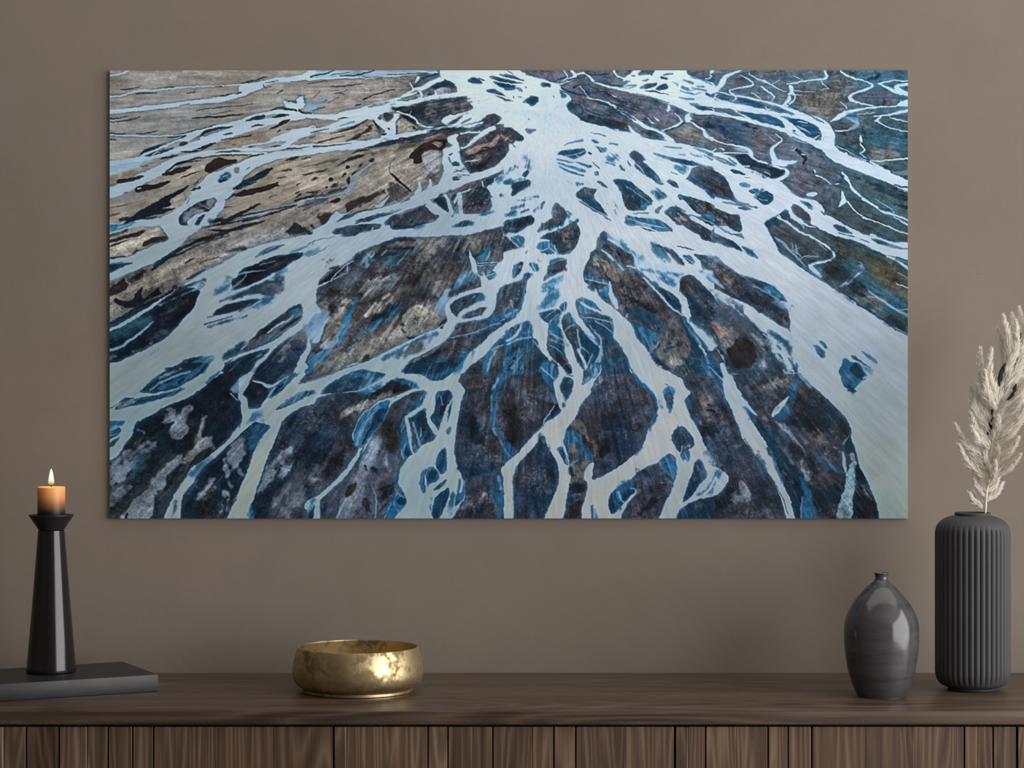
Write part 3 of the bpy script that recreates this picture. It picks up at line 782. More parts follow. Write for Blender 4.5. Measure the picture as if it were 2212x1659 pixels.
I n1 1590 205 1720 138 1755 212 1640 230
F w 1560 200 6 1680 150 6
S n 1490 235 8 1600 238 24 1745 275 6
I b1 1440 130 1545 102 1500 140
I e1 1410 70 1500 20 1650 15 1560 55
I e1 1325 70 1400 55 1390 88
S b1 1560 60 20 1640 30 10
S b1 1670 90 26 1725 95 20
S b1 1690 60 10 1790 45 14
S b1 1910 120 12 2010 150 24
S b1 1990 85 14 2160 120 8
S b1 2000 200 8 2150 230 18
S b1 1880 235 8 2020 270 16
S b1 1920 318 16 2015 328 16
S b1 1865 300 8 1905 312 16
S b1 2060 180 12 2125 190 16
S b1 2040 270 8 2090 250 8
S b1 1960 245 8 2080 200 6
S b2 1790 140 6 1840 160 8
S b2 1900 190 10 1960 215 10
I n1 2150 290 2212 248 2212 312
I n1 1940 360 2040 370 2200 425 2212 450 2100 440
S n1 2125 400 6 2212 412 14
I e1 1915 20 2200 10 2190 85 2100 95
I n1 2135 115 2212 85 2212 140
S b1 2090 100 16 2212 165 10
S n1 1285 182 8 1395 172 12
S b1 1330 200 8 1400 180 6
T 1520 150
L e3 30 520 300 530 600 590 660 680 700 740 720 960 640 1000 560 900 420 800 150 700 50 620
L e3 780 850 850 820 1010 950 980 980 860 990
L u3 980 330 1100 270 1300 220 1450 230 1540 280 1470 330 1500 400 1430 470 1330 560 1250 540 1130 490 1000 420
L u4 1430 110 1550 120 1700 200 1600 250 1450 210
L e4 1600 300 1700 250 2000 190 2110 290 2100 380 1850 380 1700 350
L u3 2100 470 2212 460 2212 510 2060 490
L q6 1750 650 1900 600 2212 700 2212 950 1830 970 1760 900
L u4 1850 870 2110 850 2090 950 1850 960
L e4 880 1200 1000 1100 1250 1180 1450 1300 1460 1440 1250 1430 1000 1350
L e4 260 110 380 80 480 140 420 190 270 190
L e4 550 60 900 30 950 120 750 160
S k2 1850 1290 20 2000 1340 46 2200 1430 24
S k2 1900 1500 8 2200 1600 16
S k2 2030 1450 8 2212 1510 20
S k2 1800 1240 20 1950 1290 30
S k2 1550 830 16 1660 900 26
S k2 1720 650 20 1750 720 12 1765 780 8
S k1 1620 40 20 1580 50 10
S k2 1750 130 10 1900 60 20
S k2 1960 350 8 1910 380 6
S k2 1500 690 6 1560 750 10
S k2 40 620 30 100 610 14
S k2 1500 1140 30 1480 1220 20
S k2 1630 1150 30 1680 1180 14
S k2 1950 1060 20 2020 1080 14
W w 0 350 100 150 375 80 300 400 56 450 430 56 600 460 66 750 490 56 900 500 46 1050 510 56 1180 540 86 1280 590 106 1330 660 140 1345 750 150 1330 830 150 1380 900 130 1480 960 116 1650 1030 126 1800 1090 126 2000 1170 116 2150 1240 116 2212 1280 120
W w 760 510 80 850 560 80 920 640 100 1000 720 90 1150 780 74 1290 830 90
W w 950 600 60 1050 690 60 1120 750 40
W w 0 450 30 200 490 36 400 530 36 600 580 40 800 640 36 900 660 50
W w 340 440 12 450 510 18 560 570 20
W w 0 410 14 100 420 8 300 500 8
W w 360 290 18 500 310 18 650 345 18 800 380 26 850 410 20 1000 460 46 1130 510 36
W w 110 290 16 160 330 14 300 370 18 450 400 18 650 440 20
W w 130 240 8 250 265 10 360 290 10
W w 120 285 12 150 265 8
W w 280 240 14 350 290 22 350 320 12 300 335 6
W w 280 230 12 350 205 10 480 195 14 550 165 16 500 110 12 390 65 5
W w 640 12 12 500 25 18 350 40 22 250 70 36 215 110 56 205 160 56 150 215 50 60 240 50 20 270 50 0 300 60
W w 0 120 10 150 190 12
W w 0 205 50 70 195 26
W w 50 55 12 100 75 8 20 100 10
V w 60 20 130 15 110 40 60 50
V w 250 10 300 10 290 42
W w 490 40 12 490 65 8 650 130 16 850 230 8 890 245 5
W w 650 120 20 670 135 16
W w 740 155 5 800 135 6 812 110 4
W w 620 185 16 680 230 14 780 290 14 740 345 6
W w 515 255 8 600 300 12 615 320 6
W w 700 310 6 720 300 4
W w 970 70 5 1000 95 8 1070 115 6
W w 890 160 10 1000 150 14 1080 130 12 1200 120 12 1290 115 18 1340 85 18 1310 50 28 1285 15 20
W w 1280 125 8 1280 160 8 1350 205 5
W w 980 238 4 1190 238 5
W w 1260 225 4 1350 205 4
V w 905 180 940 165 980 215 960 250 1000 285 890 272 940 245
W w 925 290 20 920 330 44 870 380 30 850 400 30
W w 985 290 14 985 320 14 930 370 14 890 410 24
W w 980 280 6 1060 275 4
W w 620 370 6 660 400 12 690 440 16
W w 690 440 12 760 420 4
W w 1460 12 22 1490 45 18 1600 85 18 1750 135 16 1850 175 22 1740 230 26 1600 270 20 1565 310 36 1620 350 22 1750 380 12 1830 395 14
W w 1890 155 14 1960 135 18 2060 120 10 2200 130 14
W w 1900 155 18 1980 195 22 2060 240 36 2200 290 44
W w 2200 150 26 2080 175 30 2075 210 46 2150 250 50 2212 290 36
V w 2120 350 2212 320 2212 410 2080 395
S b2 2130 290 20 2200 320 30
W w 2212 385 18 2000 400 10 1850 410 16 1700 430 22 1580 460 36 1500 490 56 1440 530 46 1380 560 12
W w 2212 430 26 2100 470 26 1950 500 16 1840 510 12
W w 1920 500 14 1850 560 24
W w 1870 560 20 1920 600 12 2050 650 8 2212 690 8
W w 2000 510 6 2080 550 14 2212 580 6
S l1 1560 520 46 1640 560 56 1660 590 46 1620 630 36 1550 650 14
W w 1570 650 8 1420 665 14
S b2 1560 510 40 1640 530 46
W w 1650 490 5 1850 470 6
W w 1480 355 5 1530 400 12 1535 430 6
V w 1680 720 1690 700 1725 770 1715 800 1680 770
W w 1700 790 8 1690 820 12 1740 860 14 1730 890 18 1680 910 8
W w 1680 910 6 1770 985 10
W w 1800 985 8 2000 985 14 2212 965 22
W w 1430 830 8 1530 880 8 1650 940 12 1750 990 14
V w 1520 890 1590 950 1720 985 1530 945
V l1 2020 1110 2212 1085 2212 1150 2100 1150
W w 1800 1000 20 2000 1110 40
W w 770 700 5 820 720 10 857 765 14 790 810 18 740 850 36 730 900 46 770 980 66
V w 725 1025 750 940 850 990 1010 980 1010 1000 900 1035 880 1055
W w 700 720 4 760 785 6
W w 0 660 22 30 720 18 150 780 12 300 820 16 420 840 26 500 880 36 520 920 46 510 960 28 600 1000 22 700 1020 22 850 1080 36 910 1110 46 880 1150 46 800 1190 46
V l1 310 850 480 840 510 890 400 900
W w 530 920 14 400 910 12 200 910 14 100 900 10
V w 140 845 220 860 225 885 180 880 200 870
W w 100 885 14 130 860 8
V w 0 880 150 900 350 960 390 1020 450 1060 600 1120 700 1170 800 1190 850 1230 950 1330 1030 1390 1190 1410 1290 1480 1310 1540 1290 1600 1400 1656 1160 1656 1150 1590 1050 1500 990 1450 940 1490 930 1530 960 1610 900 1560 900 1500 800 1570 650 1656 390 1656 380 1600 250 1550 0 1420 0 1300 100 1370 370 1440 520 1470 400 1430 350 1400 280 1270 230 1160 130 1100 0 1060
W w 920 1480 20 960 1590 46 1060 1656 46
W w 800 1570 8 850 1620 12 920 1650 10
W w 0 1600 16 60 1656 14
S n 410 215 4 330 225 6
I n 270 1080 350 1085 460 1120 450 1142 310 1122
S n 440 1160 6 510 1172 4
I b1 365 1230 400 1212 520 1245 470 1288 400 1262
I n 480 1312 530 1285 612 1290 580 1352 510 1352
F l 540 1350 6 620 1310 6
I n 555 1390 620 1330 680 1312 750 1360 765 1410 700 1462 660 1472 600 1425
F l 600 1400 6 680 1420 8
S b2 560 1380 14 640 1300 10
S n 830 1215 16 860 1190 10
I b1 20 920 200 960 320 1010 355 1055 200 1010
F w1 60 940 8 250 1000 8
S n1 270 960 8 350 1015 18
I n1 170 1428 400 1448 520 1465 400 1470
S n1 220 1445 8 575 1492 18
I n1 350 1500 450 1480 545 1522 430 1525
F l 250 1440 6 480 1480 8
I n 345 450 500 468 700 490 800 530 870 600 882 640 780 605 600 562
S e2 600 510 16 750 560 20
I n 795 505 950 520 1050 540 1130 570 1230 640 1262 700 1200 742 1080 700 1010 620 900 545
F w1 1010 605 8 1080 650 14 1145 690 6
F w 1010 560 6 1115 580 8
I n 958 665 975 648 995 655 990 675
S n 970 680 8 1030 718 5
S b1 820 440 10 960 490 8
S n 720 420 14 850 440 26 980 480 12
S n1 100 420 10 250 470 14 320 500 6
I n 370 310 550 345 680 390 640 430 480 395 360 345
S n 30 265 30 100 300 20
S n 180 300 26 270 320 20
I n 1180 745 1235 735 1255 700 1235 785
F w 1200 750 16 1250 715 6
S n 1280 770 5 1300 745 5
I m 955 1460 1010 1460 1150 1570 1152 1645 1050 1620 970 1530
I n 805 1570 900 1508 930 1560 940 1640 860 1630
I n 1025 1415 1180 1458 1182 1535 1080 1470
I n1 655 1640 780 1590 850 1656 660 1656
S n 1270 1535 8 1302 1570 20
V w 1080 1355 1170 1320 1230 1340 1190 1385
S b 1080 1365 14 1190 1388 10
V w 1485 1085 1540 1140 1600 1270 1710 1370 1730 1400 1590 1310 1560 1230 1500 1180
W w 1720 1400 36 1850 1480 16 1950 1540 36 2060 1580 16 2200 1656 18
V w 1490 1290 1530 1390 1560 1430 1490 1470 1435 1490 1490 1430 1480 1350
W w 1560 1430 18 1610 1500 14 1720 1590 12 1850 1656 10
W l 1850 1400 5 2000 1500 8 2050 1550 18
W w 1210 1140 18 1290 1170 8 1380 1240 14
W w 1430 1245 12 1470 1235 5
V w 1180 1080 1212 1090 1200 1125
S k1 990 850 26 1040 900 40 1110 960 40 1070 1020 16
F w 975 870 12 1000 840 6
F w 1060 915 12 1090 920 8
I k1 330 935 480 910 510 970 700 1040 885 1090 870 1140 740 1182 600 1115 430 1045
I e3 500 1060 640 1060 720 1090 640 1120 550 1080
F w 660 1110 6 715 1142 8
F w 430 1045 10 490 1050 12
S n1 960 730 12 1100 790 14 1210 850 12 1290 950 10
S n1 1420 680 12 1425 760 10
S n1 900 370 8 980 420 14 1100 470 14 1300 580 14
S n1 1430 800 8 1560 880 14 1700 960 20 1780 985 20
I m 0 1060 130 1100 230 1160 290 1290 360 1400 240 1385 100 1335 0 1260
I e2 0 1060 150 1115 220 1170 240 1240 100 1190 0 1160
S b2 100 1370 14 370 1405 16
I m 0 1440 250 1560 380 1605 400 1656 0 1656
S l 0 1300 16 40 1360 10
S b1 2060 1250 14 2200 1290 24
S n 2080 1300 16 2180 1335 28
F w 2100 1300 4 2212 1340 8
S k2 60 580 14 250 640 6
S k2 420 600 6 560 640 10
T 235 470
L c3 0 330 200 200 400 100 520 50 550 180 480 240 350 320 200 410 0 430
L t3 180 150 350 80 480 70 400 150 250 200
L g3 900 480 1200 300 1600 150 1900 100 1950 210 1700 260 1400 350 1200 480 1000 570
L t3 560 540 800 440 1200 380 1250 460 1050 560 800 640 500 760 300 880 0 1080 0 880 300 700
L d1 0 250 150 200 280 165 410 120 380 170 320 205 220 220 100 260 0 280
L d1 0 320 120 265 260 225 200 260 60 310 0 335
L d1 360 325 370 270 480 210 620 195 662 232 560 265 440 300
L d1 240 390 260 365 310 345 340 355 300 380
L d 0 440 180 415 190 425 60 450 0 460
L d1 0 790 80 730 150 655 185 660 180 700 230 715 180 790 90 830 0 860
L d2 200 690 280 620 380 560 440 560 360 640 240 710
L k1 40 910 70 870 130 900 200 910 270 880 290 820 370 740 350 820 370 890 500 790 535 735 545 800 590 815 430 880 330 960 230 985 130 960
L d1 670 765 700 730 745 725 740 750
L d1 830 660 870 640 950 600 1060 550 1040 580 940 640 850 675
L d1 800 500 880 450 950 435 900 470
L k 0 1150 120 1080 270 980 480 880 560 860 620 800 980 650 1040 660 1000 740 1010 800 950 900 940 950 840 1080 720 1200 640 1290 500 1370 300 1470 100 1550 0 1575
L e3 300 1340 450 1270 560 1230 640 1180 700 1190 620 1290 450 1340
L q3 0 1200 300 1080 480 1060 480 1160 300 1260 0 1400
L e3 0 1480 200 1430 400 1400 550 1340 300 1470 0 1560
S g4 40 1540 60 250 1450 40 450 1390 20
S m2 550 1050 20 700 1000 30 850 900 40
S e2 620 1000 16 800 900 20
S k2 1100 40 50 1350 20 30 1600 0 20
S k1 1040 110 10 1200 70 24 1500 30 10
S k1 1080 130 8 1300 140 36 1500 90 40 1690 40 8
S k2 920 240 10 1100 220 24 1270 150 36
S k1 480 560 30 620 440 50 760 340 40 950 270 24 1050 215 20
S n1 560 480 20 760 400 26 950 300 14 1300 190 10
S n1 500 520 40 600 450 50 700 400 40
S k2 1940 170 50 2020 110 90 2100 130 70 2180 165 20
S k1 2190 90 20 2212 110 20
S d3 1280 370 8 1460 330 8
S k1 1000 480 4 1200 430 10
V w 0 470 200 430 400 340 660 240 560 100 540 50 550 20 600 0 1140 0 1000 110 900 180 830 250 720 350 560 450 400 530 250 590 100 650 0 700
V w 0 80 200 50 550 30 560 45 350 90 200 130 0 190
S b1 0 110 30 120 80 24 300 55 8
S b1 0 160 20 100 120 14 260 80 8
S k2 130 30 10 200 15 20 500 0 14
S b2 0 140 50 80 110 20
S n2 0 210 30 120 170 24 200 140 8
S n1 0 545 50 100 520 50 250 495 10
S n1 0 590 40 80 560 40 180 520 10
S n1 0 515 10 150 485 8
V w 2212 150 2050 210 1700 280 1480 350 1230 490 1040 590 880 680 700 790 620 850 700 830 880 750 1010 790 950 900 930 960 800 1110 640 1290 560 1340 300 1470 100 1560 0 1590 0 1656 1250 1656 1400 1420 1500 1340 1650 1230 1800 1100 2000 980 2080 910 2110 990 2090 1110 1950 1210 1750 1350 1560 1430 1370 1500 1200 1600 1230 1656 1350 1580 1560 1500 1720 1400 1740 1440 1600 1560 1530 1656 1600 1620 1700 1520 1800 1400 2000 1270 2140 1170 2212 1040 2212 0
W w 1020 700 50 850 740 20 700 810 24 560 890 24 480 950 30 350 1040 40 200 1130 36 80 1190 30 0 1230 40
W l1 480 1130 10 300 1280 24 200 1350 30 80 1420 26 0 1440 30
W l2 540 950 10 700 880 8 980 760 14
W s1 980 760 40 1010 720 60
S k2 600 890 24 760 780 34 900 720 30 1040 670 16
I k 1390 610 1430 570 1500 530 1650 470 1830 400 2080 380 2110 400 2060 450 1980 480 1880 560 1750 620 1600 700 1460 760 1310 800 1340 760 1320 730 1330 680 1390 640
F l1 1380 620 10 1450 600 20 1560 580 16 1700 570 6
F l1 1490 610 10 1470 660 10 1400 720 14 1340 760 12
F l1 1640 510 6 1800 470 5
S m2 1700 560 20 1900 460 24
S b2 1950 380 20 2100 340 20 2212 280 24
I n1 1560 440 1640 370 1760 310 1920 290 1850 330 1700 400
F l1 1700 370 8 1800 310 8 1880 295 6
S b3 1840 600 20 1930 570 14
S n3 1290 690 14 1240 700 20 1300 650 14
I b3 1155 840 1170 790 1240 750 1300 740 1280 790 1210 830
I n2 1370 830 1550 760 1650 720 1800 650 1920 615 1900 680 1860 790 1780 830 1650 820 1500 830 1260 900 1230 870
I e3 1680 760 1870 700 1850 780 1760 830
F w 1200 940 10 1330 910 36 1500 860 20 1620 820 10
S k1 1200 910 14 1260 890 16 1400 840 14
I k1 1110 1060 1180 980 1280 940 1450 890 1600 870 1670 890 1500 960 1400 1000 1260 1040
I b3 1400 1010 1560 930 1680 870 1800 860 1750 920 1620 970 1500 1000
F w 1330 1080 10 1440 1010 10 1600 930 8 1660 890 6
S k1 1040 1150 16 1200 1110 12 1340 1060 8
S n1 1070 1080 10 1200 1040 8
S n2 1080 1180 8 1300 1120 24 1500 1060 14
I m 1400 1440 1500 1340 1640 1220 1780 1110 1960 980 2080 915 2090 960 2000 1080 1930 1120 1840 1180 1700 1240 1600 1290 1530 1330 1500 1400 1430 1430
S d1 1600 1300 30 1640 1220 40 1700 1210 30 1760 1220 20
I b2 1930 1100 1960 1010 2060 960 2110 1000 2080 1050 2000 1090
F w1 1720 1240 14 1850 1150 18 1960 1100 14 1990 1060 8
I n1 1820 1240 1900 1160 1990 1100 2090 1050 2070 1090 1930 1200
S b2 1600 1380 20 1760 1270 20 1850 1220 14
I n2 1210 1530 1250 1450 1400 1360 1480 1330 1420 1440 1300 1530
F w1 1430 1430 12 1500 1370 16 1520 1310 14
S k2 1230 1550 10 1350 1490 14 1500 1410 10
I k1 600 1650 760 1580 850 1520 1000 1490 1020 1500 900 1570 780 1640
I b1 770 1650 860 1600 950 1530 1060 1490 1140 1485 1140 1530 1080 1600 1040 1656
F g3 820 1640 20 960 1570 30 1060 1500 20
I n1 1240 1640 1300 1570 1450 1500 1620 1440 1720 1420 1680 1480 1580 1560 1500 1656 1240 1656
S l2 1550 1550 10 1640 1480 10
I e1 1600 1640 1700 1540 1780 1430 1960 1330 2070 1310 2150 1390 2090 1480 2040 1560 1990 1656 1560 1656
S n3 1600 1650 60 1700 1600 40 1740 1650 40
S g4 1790 1620 30 1830 1500 40 1930 1400 40
S k2 1850 1620 20 1950 1600 30 2020 1560 20
S k3 1980 1430 20 2090 1420 20
V w 2160 1300 2190 1400 2150 1520 2050 1656 1980 1656 2060 1540 2080 1460 2120 1400 2150 1340
I l3 2110 1200 2212 1080 2212 1300 2060 1290
S b3 2140 1180 60 2212 1130 60
S b2 2180 1600 60 2212 1500 60
T 665 470
L m3 90 720 400 500 600 320 1000 210 1700 190 2100 80 2212 300 1900 400 1550 650 1400 900 1000 1200 600 1450 100 1656 0 1656 100 1300 250 1000 80 840
L u4 600 400 900 270 1500 220 1700 300 1200 330 800 420
L e4 100 760 500 620 900 560 1000 620 500 760 200 860
L g4 600 700 900 560 1050 640 900 760 650 850
L u4 880 860 1000 760 1120 740 1000 860 880 920
L d3 1100 640 1250 580 1240 700 1150 740 1000 700
L m2 1160 900 1220 760 1330 780 1480 760 1440 870 1310 970 1200 930
L d3 1430 470 1500 480 1460 600 1420 640
L u4 1250 600 1400 520 1420 640 1550 650 1400 800 1250 720
L u3 1700 260 1800 200 1950 200 1850 380 1780 390
L c2 590 1080 600 1030 700 940 830 890 920 830 870 790 820 830 800 900 830 960 780 1030 680 1070
L c3 800 660 860 600 870 650 820 690
L c2 600 840 660 780 740 730 690 790
L k3 600 1150 650 1080 800 1030 900 960 980 940 950 1040 800 1130 650 1170
L n2 880 960 1000 900 960 1040 820 1140 620 1240 540 1240 700 1150 860 1060
L b1 310 1230 380 1130 440 940 480 900 560 830 540 920 480 1020 460 1160 410 1260 350 1360 280 1400 200 1500 100 1600 30 1656 0 1656 20 1540 120 1450 250 1380 320 1320
L b3 520 1240 700 1160 880 1060 1000 900 1010 960 900 1100 720 1200 560 1280
L c3 130 1250 200 1130 320 1000 400 880 450 870 420 1000 340 1140 260 1250 180 1330
L g3 120 1370 300 1300 350 1240 320 1340 200 1410
L d2 220 940 320 940 310 1000 250 1060
L t4 100 1620 350 1400 600 1300 900 1180 1000 1060 1060 1300 800 1460 500 1600 300 1656 100 1656
L t2 1000 1090 1060 1000 1150 940 1260 960 1370 1010 1440 1090 1400 1170 1280 1230 1130 1300 1040 1250
L c3 1060 1040 1180 950 1270 970 1200 1080 1100 1080
L u3 1080 1100 1250 1060 1380 1110 1250 1240 1130 1290 1060 1200
L d2 1000 1080 1060 980 1100 960 1080 1020 1020 1090
L d2 1000 1130 1040 1120 1060 1180 1010 1170
L d2 1000 1190 1050 1200 1070 1260 1020 1250
L k1 1120 1290 1180 1275 1160 1310 1100 1330 1060 1290
L k3 340 1450 420 1370 560 1300 500 1390 400 1450
L d2 580 1560 660 1470 665 1530
L d3 100 830 250 770 480 760 350 840 180 860
L n3 780 760 840 680 930 640 900 700
L k3 650 640 900 560 1050 540 900 600
S d2 540 940 20 700 900 20 880 800 14
S k2 880 270 30 1000 230 30 1150 240 12
S n3 1000 350 50 800 420 60 700 480 60
S b2 700 470 40 850 430 20 1000 390 20 1180 345 10
S b2 780 510 30 950 480 26 1080 430 10
S k2 730 420 40 800 360 40 860 340 30 1120 330 14
S k2 860 410 20 1000 380 14
S l2 680 420 6 620 370 8
S l1 690 430 16 720 400 24 720 380 10
S l1 800 410 12 860 350 10
S l3 620 430 40 560 520 50 640 520 40
S k2 460 550 30 500 450 50 600 390 50
S e3 480 600 50 580 560 60
S k2 260 650 30 400 530 50 430 510 30
S w1 430 580 12 440 490 8
S w 250 680 6 350 560 8 500 460 6
S l1 240 690 14 340 640 14 430 590 8
V w 0 180 200 60 260 0 2212 0 2100 90 1900 140 1700 190 1500 200 1350 205 1000 210 830 260 640 330 520 390 420 490 200 590 150 640 90 730 200 700 240 690 200 720 80 770 60 840 90 940 150 1000 130 1050 50 1040 0 1080
I l2 0 1080 150 980 240 1000 230 1080 160 1200 100 1300 40 1340 0 1300
S b3 20 1180 60 70 1090 30
V w 40 1340 100 1250 160 1180 200 1140 150 1260 130 1340 60 1360
W w 10 1290 10 20 1360 10
W l2 80 1130 20 100 1180 30
V w 1740 330 1780 420 1820 490 1830 600 1900 640 2000 560 2080 480 2212 380 2212 700 2080 740 2040 860 2030 960 1960 1080 1850 1100 1600 1140 1580 1220 1480 1340 1300 1440 1100 1540 1000 1656 540 1656 700 1620 300 1656 500 1600 700 1530 900 1430 1200 1280 1400 1200 1500 1150 1520 1090 1480 1020 1500 930 1560 860 1700 800 1830 760 1880 740 1850 640 1780 600 1750 480
I l3 1340 950 1400 900 1550 760 1530 850 1500 920 1480 1030 1420 1030
V l2 1400 960 1420 880 1550 750 1520 850 1480 930
I b3 1560 720 1650 650 1760 560 1840 620 1780 700 1700 740 1560 780
S l3 1640 690 30 1780 560 30
I b1 1820 480 2050 470 2000 530 1820 540
F w 1830 495 8 2050 490 8
F w 1830 520 6 2020 515 6
I b1 1850 580 1920 570 2040 580 2030 640 1960 680 1930 640 1880 600
F w1 1900 610 24 1920 680 30 1960 720 30
F w 1920 640 8 2000 600 8
I b2 1790 450 1900 360 1980 290 1970 380 1950 450
F w1 1930 460 14 1970 370 8
I n 1780 410 1860 380 1920 340 1900 400 1800 440
I m2 1650 760 1730 700 1850 640 1860 700 1800 750 1700 800 1590 830 1520 860 1540 790
I n2 1520 860 1560 790 1640 780 1620 820
I m1 1550 930 1620 880 1760 820 1880 810 1910 860 1820 910 1720 980 1660 1020 1610 1090 1560 1040 1540 980
S b2 1880 860 60 1820 900 30
S l2 1620 1000 6 1700 920 6 1800 850 6
F w1 1600 1110 20 1640 1040 30 1740 980 40 1900 920 30
I m1 1660 1060 1740 1010 1860 970 1935 960 1920 1010 1860 1060 1750 1090 1660 1100
S n1 1700 1085 10 1880 1050 16
I b2 780 1530 850 1480 1000 1400 1200 1290 1400 1240 1380 1290 1200 1340 1050 1420 950 1500 850 1545
I u2 880 1520 960 1460 1100 1370 1250 1310 1340 1280 1260 1400 1150 1480 1000 1530
F w 700 1520 6 900 1440 20 1100 1350 16 1300 1240 10 1400 1210 10
S k1 1440 1180 50 1490 1110 30
F w 1380 1220 8 1480 1150 8
S k1 350 1650 5 600 1560 6 780 1490 5
I m 250 170 300 120 400 100 600 75 730 60 800 80 780 120 660 140 550 180 420 215 350 210 400 180 300 190
S k2 380 205 14 550 180 20 680 120 50
I m 800 70 850 30 900 0 1430 0 1400 20 1200 70 1050 80 900 80
I k 870 90 1050 80 1200 70 1420 20 1300 60 1100 120 900 140
I b2 1130 120 1200 80 1320 70 1250 110
F w 700 150 6 705 110 10
F w 740 150 6 790 130 8
F w 880 110 16 840 120 20 800 70 24 810 40 12
I n 1530 100 1620 60 1650 30 1750 30 1820 60 1800 90 1680 105
I n1 290 60 330 40 420 20 520 0 400 0
I m1 490 50 600 10 760 0 740 10 620 40
S n 0 290 6 100 240 6 300 210 4
I b3 0 360 120 340 100 380 0 420
S n 0 430 6 120 370 10 240 300 5
I n3 170 500 200 450 260 430 220 490
I n1 200 570 260 530 350 510 300 560
I k1 90 740 130 700 220 640 290 610 250 670 160 720
V w 2212 1080 2120 1150 1980 1260 1860 1380 1760 1440 1680 1550 1560 1656 1680 1656 1750 1600 1900 1500 1990 1400 2040 1340 2130 1260 2212 1190
I m1 1600 1170 1650 1150 1900 1110 2212 1040 2212 1090 2100 1160 1980 1250 1860 1360 1760 1430 1680 1540 1560 1650 1020 1656 1200 1550 1400 1430 1490 1320 1580 1240
S b3 1900 1130 40 2100 1090 60 2212 1030 40
S b3 1600 1610 100 1720 1480 80
S b3 1220 1656 60 1400 1580 60 1560 1470 20
S b2 1520 1340 16 1700 1290 30 1900 1200 30 2050 1150 30
S l1 1500 1310 8 1700 1260 8 1850 1230 8
S l1 1800 1240 6 1950 1170 8 2080 1150 8
S k2 1500 1330 20 1620 1310 24 1760 1280 14
S k3 1600 1200 20 1680 1180 20
S k2 1200 1560 50 1400 1460 40 1500 1420 30
S b2 1580 1510 20 1700 1400 16 1760 1420 10
F l1 2040 1150 8 2200 1060 8
I m1 1700 1656 1800 1570 1880 1540 1900 1600 1880 1656
I m2 1980 1656 2050 1500 2120 1420 2212 1380 2212 1656
I b2 1900 1500 2000 1420 2060 1400 2000 1500 1960 1656 1900 1656
F l1 1940 1656 14 1970 1540 24 2030 1440 20
I b1 2000 1400 2080 1320 2130 1260 2212 1210 2212 1330 2100 1360
F l1 1990 1430 14 2100 1380 16 2212 1330 10
F l1 2080 1310 8 2150 1270 8 2212 1270 6
S n2 2140 1240 10 2212 1200 14
T 1095 470
L m4 830 700 1200 560 1500 700 1900 1050 2212 1400 2212 1656 1700 1656 1300 1100 1100 900
V w 0 0 300 0 600 0 2212 0 2212 900 2080 690 1980 620 1860 640 1870 780 1960 900 2000 1080 1960 1100 1880 1040 1880 920 1800 820 1640 740 1550 680 1400 550 1380 460 1300 370 1100 260 1020 300 980 180 960 340 900 370 890 440 830 540 830 700 960 760 1000 860 1120 950 1280 1090 1360 1180 1400 1300 1560 1480 1700 1656 1340 1656 1300 1560 1200 1400 1140 1280 1160 1180 1140 1080 1020 1020 960 930 860 870 740 870 740 930 780 1060 860 1180 700 1100 660 1020 600 1060 580 1150 640 1280 700 1400 760 1560 830 1656 720 1656 640 1500 600 1300 540 1180 500 1100 440 1200 430 1340 420 1400 460 1500 560 1580 620 1656 540 1656 420 1500 350 1400 280 1310 270 1200 230 1100 160 1140 0 1240 0 1130 130 1030 170 960 190 800 220 680 290 600 180 600 160 680 0 730 0 680 120 640 180 500 60 500 0 660 0 370 160 330 190 300 190 210 120 190 0 300
W w 640 1020 60 680 960 60 700 1050 60 780 1140 50 880 1240 50 960 1340 50 1000 1400 30
W w1 2000 1080 40 2020 1160 60 2100 1260 80 2180 1330 90 2212 1380 90
W w1 1960 1100 40 2050 1200 60 2150 1320 60 2212 1420 50
I k1 0 80 40 40 120 10 290 0 250 60 190 120 120 170 50 170 0 160
I m2 0 80 80 100 90 160 30 180 0 180
I m1 0 180 20 220 60 300 90 340 0 380
I b1 30 220 100 200 130 190 190 220 185 300 140 290 100 300 60 270
F w1 40 230 6 80 290 10 130 320 10
F l1 60 210 8 120 240 8 140 290 8
S n1 180 230 14 178 320 12
I m1 330 160 340 110 400 50 480 10 640 0 620 50 540 100 420 130
S n1 340 150 20 380 70 20
S n2 600 60 40 450 110 30
I m 340 240 420 170 560 130 640 90 720 40 750 40 790 120 800 170 760 310 690 390 600 410 550 380 540 330 480 290 480 250 400 230
I n1 340 235 400 190 520 140 600 120 560 180 440 210
S e2 560 140 20 620 240 30 700 300 30
S k1 640 230 20 720 240 20 780 200 20
S k2 560 390 20 680 340 24
I b1 310 320 340 270 430 250 470 280 540 330 540 390 480 410 400 380 330 350
S n1 470 270 30 530 240 20 580 300 30
F w1 330 350 8 400 360 10 460 330 10 450 260 6
F w1 460 330 8 510 370 10 550 420 16
F l1 520 310 14 530 360 10
S n1 370 370 16 440 390 20
F w 440 440 16 540 430 10 660 400 14
I m1 430 560 450 500 560 470 650 430 640 500 610 580 540 620 460 640 380 700 400 640 430 600
I b1 440 510 470 450 560 440 640 425 560 470
S k2 480 580 30 560 580 30 620 560 16
I b2 440 680 500 650 620 620 600 680 540 720 440 800 400 860 340 960 330 1000 500 970 560 900 580 840 560 760 500 760 390 780 380 730
I l3 480 700 620 620 600 760 500 800
F l2 560 700 8 400 740 8
F l2 580 780 8 380 850 8
S b2 420 880 20 520 820 30
S b2 380 800 20 500 760 20
S l2 560 900 60 440 960 30
F w1 330 1010 8 480 985 14 560 960 12
S b1 210 380 14 225 360 10
S e1 330 450 6 370 480 8
I b1 245 490 300 480 350 540 340 580 300 590 260 540
F w1 280 490 10 310 590 10
I m1 50 660 60 560 120 490 185 480 175 540 140 610 90 660
